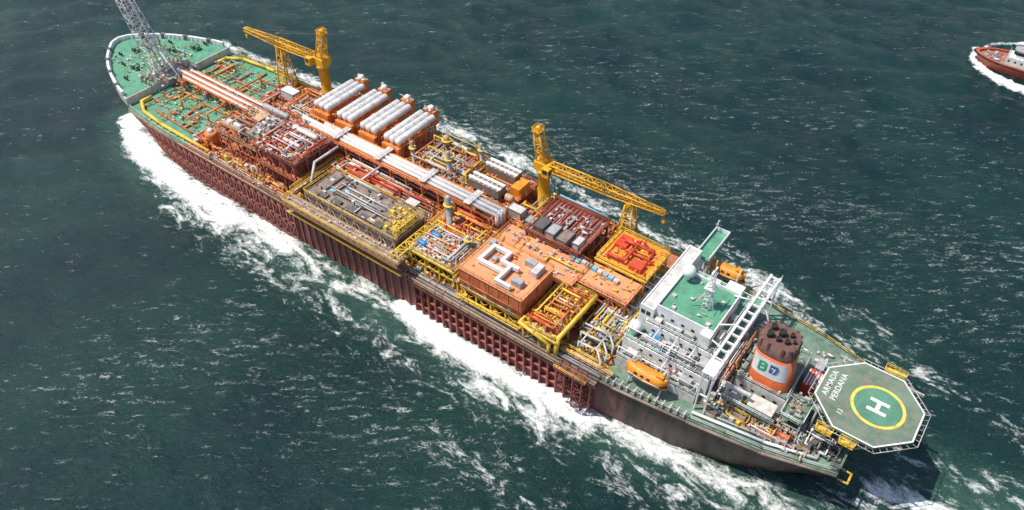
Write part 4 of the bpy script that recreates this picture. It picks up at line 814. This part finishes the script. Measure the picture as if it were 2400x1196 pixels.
for y, sg in ((17.6, 1), (-18.3, -1)):
    for x in (31.2, 38):
        d = thing('davit', '%s davit arm of the %s lifeboat' % ('aft' if x < 34 else 'forward', 'port' if sg > 0 else 'starboard'), 'davit', (x, y, 12)); MB().path([(x, y-sg*2.3, 12), (x, y-sg*2.3, 18.6), (x, y, 19.1)], .15).build('arm', OFFW, d); MB().path([(x, y+sg*1, 12), (x, y-sg*.5, 14.7)], .22).build('cradle_leg', OFFW, d); MB().cyl((x, y, 19.1), (x, y, 17.5), .05, 4).build('fall', DGREY, d)
def machine(name, label, cat, x, y, z, parts):
    r = thing(name, label, cat, (x, y, z))
    for nm, m_, fn_ in parts: fn_(MB()).build(nm, m_, r)
    return r
machine('cable_rack', 'red and white chequered rack beside the helideck', 'rack', 8, -2, 12, [('rack', RED, lambda b: b.cb((7.9,-2,12),3.0,4.6,3.4))]+[('slat', WHITE, (lambda i: (lambda b: b.cb((6.8+i*.6,-2+(i%2)*.5,15.4),.26,3.8,.12)))(i)) for i in range(5)])
machine('service_locker', 'small light blue locker beside the red and white rack', 'locker', 8, -6.5, 12, [('body', LBLUE, lambda b: b.cb((8,-6.5,12),1.6,3,3.2)), ('lid', GREY, lambda b: b.cb((8,-6.5,15.2),1.7,3.1,.12))])
machine('generator_housing', 'grey box-shaped housing on the poop deck below the funnel', 'housing', 13.5, 9.9, 12, [('body', GREY, lambda b: b.cb((13.5,9.9,12),4.8,3,3.2)), ('roof', OFFW, lambda b: b.cb((13.5,9.9,15.2),5.0,3.2,.15))]+[('louvre', DGREY, (lambda i: (lambda b: b.cb((11.9+i*.8,11.42,12.8),.5,.08,1.4)))(i)) for i in range(5)])
machine('mooring_winch', 'yellow-framed mooring winch near the port rail of the poop', 'winch', 16, 13.4, 12, [('base', TAN, lambda b: b.cb((16.6,13.4,12),4.2,2,.8)), ('drum', BROWN, lambda b: b.lathe((15,13.4,13.3),(1,0,0),[(0,.9),(.2,.9),(.2,.5),(2.8,.5),(2.8,.9),(3,.9)],14)), ('frame', YEL, lambda b: b.rail([(14.5,12.4,12.8),(18.7,12.4,12.8),(18.7,14.4,12.8),(14.5,14.4,12.8)],1,.09,1,True))])
machine('mooring_winch', 'rusty mooring winch below the near edge of the helideck', 'winch', 8, 12.4, 12, [('base', TAN, lambda b: b.cb((8,12.4,12),3.4,2,.7)), ('drum', REDOR, lambda b: b.lathe((6.6,12.4,13.2),(1,0,0),[(0,.9),(.2,.9),(.2,.5),(2.6,.5),(2.6,.9),(2.8,.9)],14))])
machine('mooring_winch', 'dark mooring winch at the very stern corner under the helideck', 'winch', 0, 10.4, 12, [('base', DGREY, lambda b: b.cb((0,10.4,12),3.2,2,.7)), ('drum', BLACK, lambda b: b.lathe((-1.3,10.4,13.1),(1,0,0),[(0,.8),(.2,.8),(.2,.45),(2.4,.45),(2.4,.8),(2.6,.8)],14))])
machine('stores_crane', 'white boxy stores hoist between funnel and white gantry', 'hoist', 20, 12, 12, [('post', OFFW, lambda b: b.cyl((20.5,10.8,12),(20.5,10.8,17),.4,10)), ('beam', OFFW, lambda b: b.box(16,21,10.5,11.1,17,17.6)), ('cabinet', GREY, lambda b: b.cb((18.8,9.6,12),2,2,2.2))])
sp = thing('service_platform', 'green railed platform on posts between funnel and helideck', 'platform', (6, 8, 12)); MB().box(5.6, 10.0, 3.5, 10.4, 15.6, 15.8).build('tread', GDARK, sp); MB().rail([(5.6,3.5,15.8),(5.6,10.4,15.8),(10,10.4,15.8),(10,3.5,15.8)], 1.1, .08, 1.2).build('handrail', WHITE, sp)
for x in (5.9, 9.7):
    for y in (3.8, 10.1): MB().box(x-.15, x+.15, y-.15, y+.15, 12, 15.6).build('leg', OFFW, sp)
clutter(sp, 5.6, 10, 3.5, 10.4, 15.8, 22, GREY, 1.4, .8); clutter(sp, 5.6, 10, 3.5, 10.4, 15.8, 14, TAN, 1.2, .7)
sp = thing('service_platform', 'grey railed platform on posts beside the port side of the funnel casing', 'platform', (18, 13, 12)); MB().box(10.4, 21, 11.6, 12.2, 14.4, 14.6).build('tread', GDARK, sp); MB().rail([(10.4,12.2,14.6),(21,12.2,14.6)], 1.1, .08, 1.2).build('handrail', WHITE, sp)
for x in (10.8, 16, 20.6): MB().box(x-.12, x+.12, 11.8, 12.0, 12, 14.4).build('leg', OFFW, sp)
for i, (x, y, m_, lb) in enumerate(((21,15.2,TAN,'small tan crate at the port rail aft of the gantry'),(18,-9,OFFW,'pale crate on starboard poop deck beside the funnel'),(3.6,11.6,YEL,'yellow crate under the helideck edge'),(22,-4,GREY,'grey crate between funnel and bridge house'),(22,6.5,REDOR,'rusty crate right behind the white gantry'))):
    machine('deck_crate', lb, 'crate', x, y, 12, [('body', m_, lambda b, x=x, y=y: b.cb((x,y,12),1.8,1.5,1.3)), ('lid', DGREY, lambda b, x=x, y=y: b.cb((x,y,13.3),1.9,1.6,.1))])
pp = thing('deck_pipework', 'tangle of grey and green pipes on the poop deck near the stern', 'pipework', (10, 8, 12)); pipes(pp, 2, 22, 8.5, 15, 12, 26, [GREY, WHITE, OFFW, REDOR, YEL], .08, .18, 1.8); pipes(pp, -3, 6, 5, 13, 12, 12, [GREY, OFFW, DGREY, WHITE], .1, .18, 2.4)
for m_, k, hh in ((GREY, 70, 1.8), (OFFW, 60, 1.6), (DGREY, 40, 1), (YEL, 24, 1.6), (TAN, 30, 1.2), (REDOR, 26, 1.2)): clutter(pp, 2, 24, 8.5, 15.4, 12, k, m_, hh, .8)
for m_, k in ((DGREY, 50), (GREY, 30), (OFFW, 14)): clutter(pp, -3.4, 6, 4, 13.3, 12, k, m_, 1.8, 1)
clutter(pp, 7, 23, -14, -7.5, 12, 60, OFFW, 1.4, .9); clutter(pp, 10.5, 20, 5.6, 7.4, 16.5, 14, OFFW, 1, .6); clutter(pp, 10.5, 20, -6.8, -.8, 16.5, 40, GREY, 1.3, .8); clutter(pp, 19, 24, -6, 10, 12, 50, OFFW, 3, .9); pipes(pp, 20.6, 24, -8, 12, 12, 14, [WHITE, GREY, ORANGE, GDARK], .1, .2, 5)
rg = thing('roof_gear', 'small vents, boxes and pipes scattered over the green tiers of the quarters', 'roof gear', (32, 10, LZ)); clutter(rg, 24.5, 41, 8.2, 12.2, LZ+.08, 70, OFFW, 1.4, .7); clutter(rg, 24.5, 41, 8.2, 12.2, LZ+.08, 44, DGREY, .9, .8); clutter(rg, 24.5, 41, 8.2, 12.2, LZ+.08, 16, LBLUE, .6, .5); clutter(rg, 25.6, 40.4, 6.2, 8.8, MZ+.08, 34, GREY, 1.0, .6); clutter(rg, 25.6, 39, -10.6, -6.2, MZ+.08, 40, OFFW, 1.1, .8); pipes(rg, 25, 40.5, 8.7, 12, LZ+.08, 14, [WHITE, GREY], .07, .12, 1.4); clutter(rg, 27.4, 39.2, -5.6, 6.4, UZ+.08, 16, OFFW, .5, .4); clutter(rg, 25, 42.5, 12, 15.4, 14.28, 60, OFFW, 1.6, .8); clutter(rg, 25, 42.5, 12, 15.4, 14.28, 40, GREY, 1.2, .7); clutter(rg, 25, 42.5, 12, 15.4, 14.28, 20, RED, .8, .5)
# ------------------------------------------------------------------ tug
TX, TY = 0, -183.5
tg = thing('tugboat', 'red tugboat with white wheelhouse throwing up foam at the right edge', 'tugboat', (TX, TY, 0))
od = [(-17,4.2),(-14,5.4),(-6,6),(2,6),(7,5.6),(11,4.4),(14,2.6),(15.4,1),(15.7,0)]
def tring(s_, z, dx=0): return [(TX+x*(1 if x < 0 else s_)+dx, TY+y*s_, z) for x, y in od]+[(TX+x*(1 if x < 0 else s_)+dx, TY-y*s_, z) for x, y in reversed(od[:-1])]
mb = MB(); n = len(od)*2-1
for s_, z in ((.85,-1),(.92,1),(1,2.6),(1.02,3.4)): mb.v += tring(s_, z)
for j in range(3):
    for i in range(n): mb.f.append((j*n+i, j*n+(i+1)%n, (j+1)*n+(i+1)%n, (j+1)*n+i)); mb.s.append(0)
mb.build('hull', TUGRED, tg)
mb = MB(); mb.v += tring(.99, 2.5); mb.f.append(tuple(range(n))); mb.s.append(0); mb.build('deck', mat('tug_deck', (.34, .19, .13), .7, 0, .3, .3), tg)
mb = MB(); q_ = tring(1.03, 3.1); mb.path(q_+[q_[0]], .32, 8); mb.build('fender', BLACK, tg)
mb = MB(); mb.v += tring(1.02, 3.4)+tring(.94, 3.4); 
for i in range(n): mb.f.append((i, (i+1)%n, n+(i+1)%n, n+i)); mb.s.append(0)
mb.v += tring(.94, 2.5)
for i in range(n): mb.f.append((n+i, n+(i+1)%n, 2*n+(i+1)%n, 2*n+i)); mb.s.append(0)
mb.build('bulwark', TUGRED, tg)
MB().box(TX-8, TX+6, TY-3.0, TY+3.0, 2.5, 5.0).build('deckhouse', WHITE, tg)
wh = MB().prism([(TX+.2,TY-2.0),(TX+3.6,TY-2.0),(TX+4.6,TY-1.0),(TX+4.6,TY+1.0),(TX+3.6,TY+2.0),(TX+.2,TY+2.0)], 5.0, 7.4).build('wheelhouse', WHITE, tg)
MB().prism([(TX+.3,TY-2.05),(TX+3.6,TY-2.05),(TX+4.65,TY-1.05),(TX+4.65,TY+1.05),(TX+3.6,TY+2.05),(TX+.3,TY+2.05)], 6.0, 7.0).build('window', GLASS, wh)
MB().prism([(TX,TY-2.2),(TX+3.8,TY-2.2),(TX+4.8,TY-1.2),(TX+4.8,TY+1.2),(TX+3.8,TY+2.2),(TX,TY+2.2)], 7.4, 7.6).build('roof', GREY, wh)
MB().cyl((TX+2.0,TY,7.6),(TX+2.0,TY,12),.14,6).path([(TX+2.0,TY-1.5,10.5),(TX+2.0,TY+1.5,10.5)],.08).build('mast', WHITE, tg)
for y in (-2.0, 2.0): MB().cyl((TX-3,TY+y,5),(TX-3,TY+y,8),.6,12).build('funnel', TUGRED, tg)
MB().lathe((TX+9.5, TY-1.2, 3.4), (0,1,0), [(0,.8),(.2,.8),(.2,.45),(2.2,.45),(2.2,.8),(2.4,.8)], 12).cb((TX+9.5,TY,2.5),1.8,2.8,.5).build('tow_winch', GREY, tg)
MB().rail([(TX+5.9,TY-2.9,5.0),(TX+5.9,TY+2.9,5.0),(TX-8,TY+2.9,5.0)], 1, .07, 1.2).build('handrail', WHITE, tg)
clutter(tg, TX+6, TX+13, TY-3.2, TY+3.2, 2.5, 30, OFFW, .9, .8); clutter(tg, TX+6, TX+13, TY-3.2, TY+3.2, 2.5, 20, TUGRED, .9, .8)
wins('y', TY+3.0, TX-6, TX+6, 3.6, 6, tg, .6, .6)
print('objects', len(bpy.data.objects))
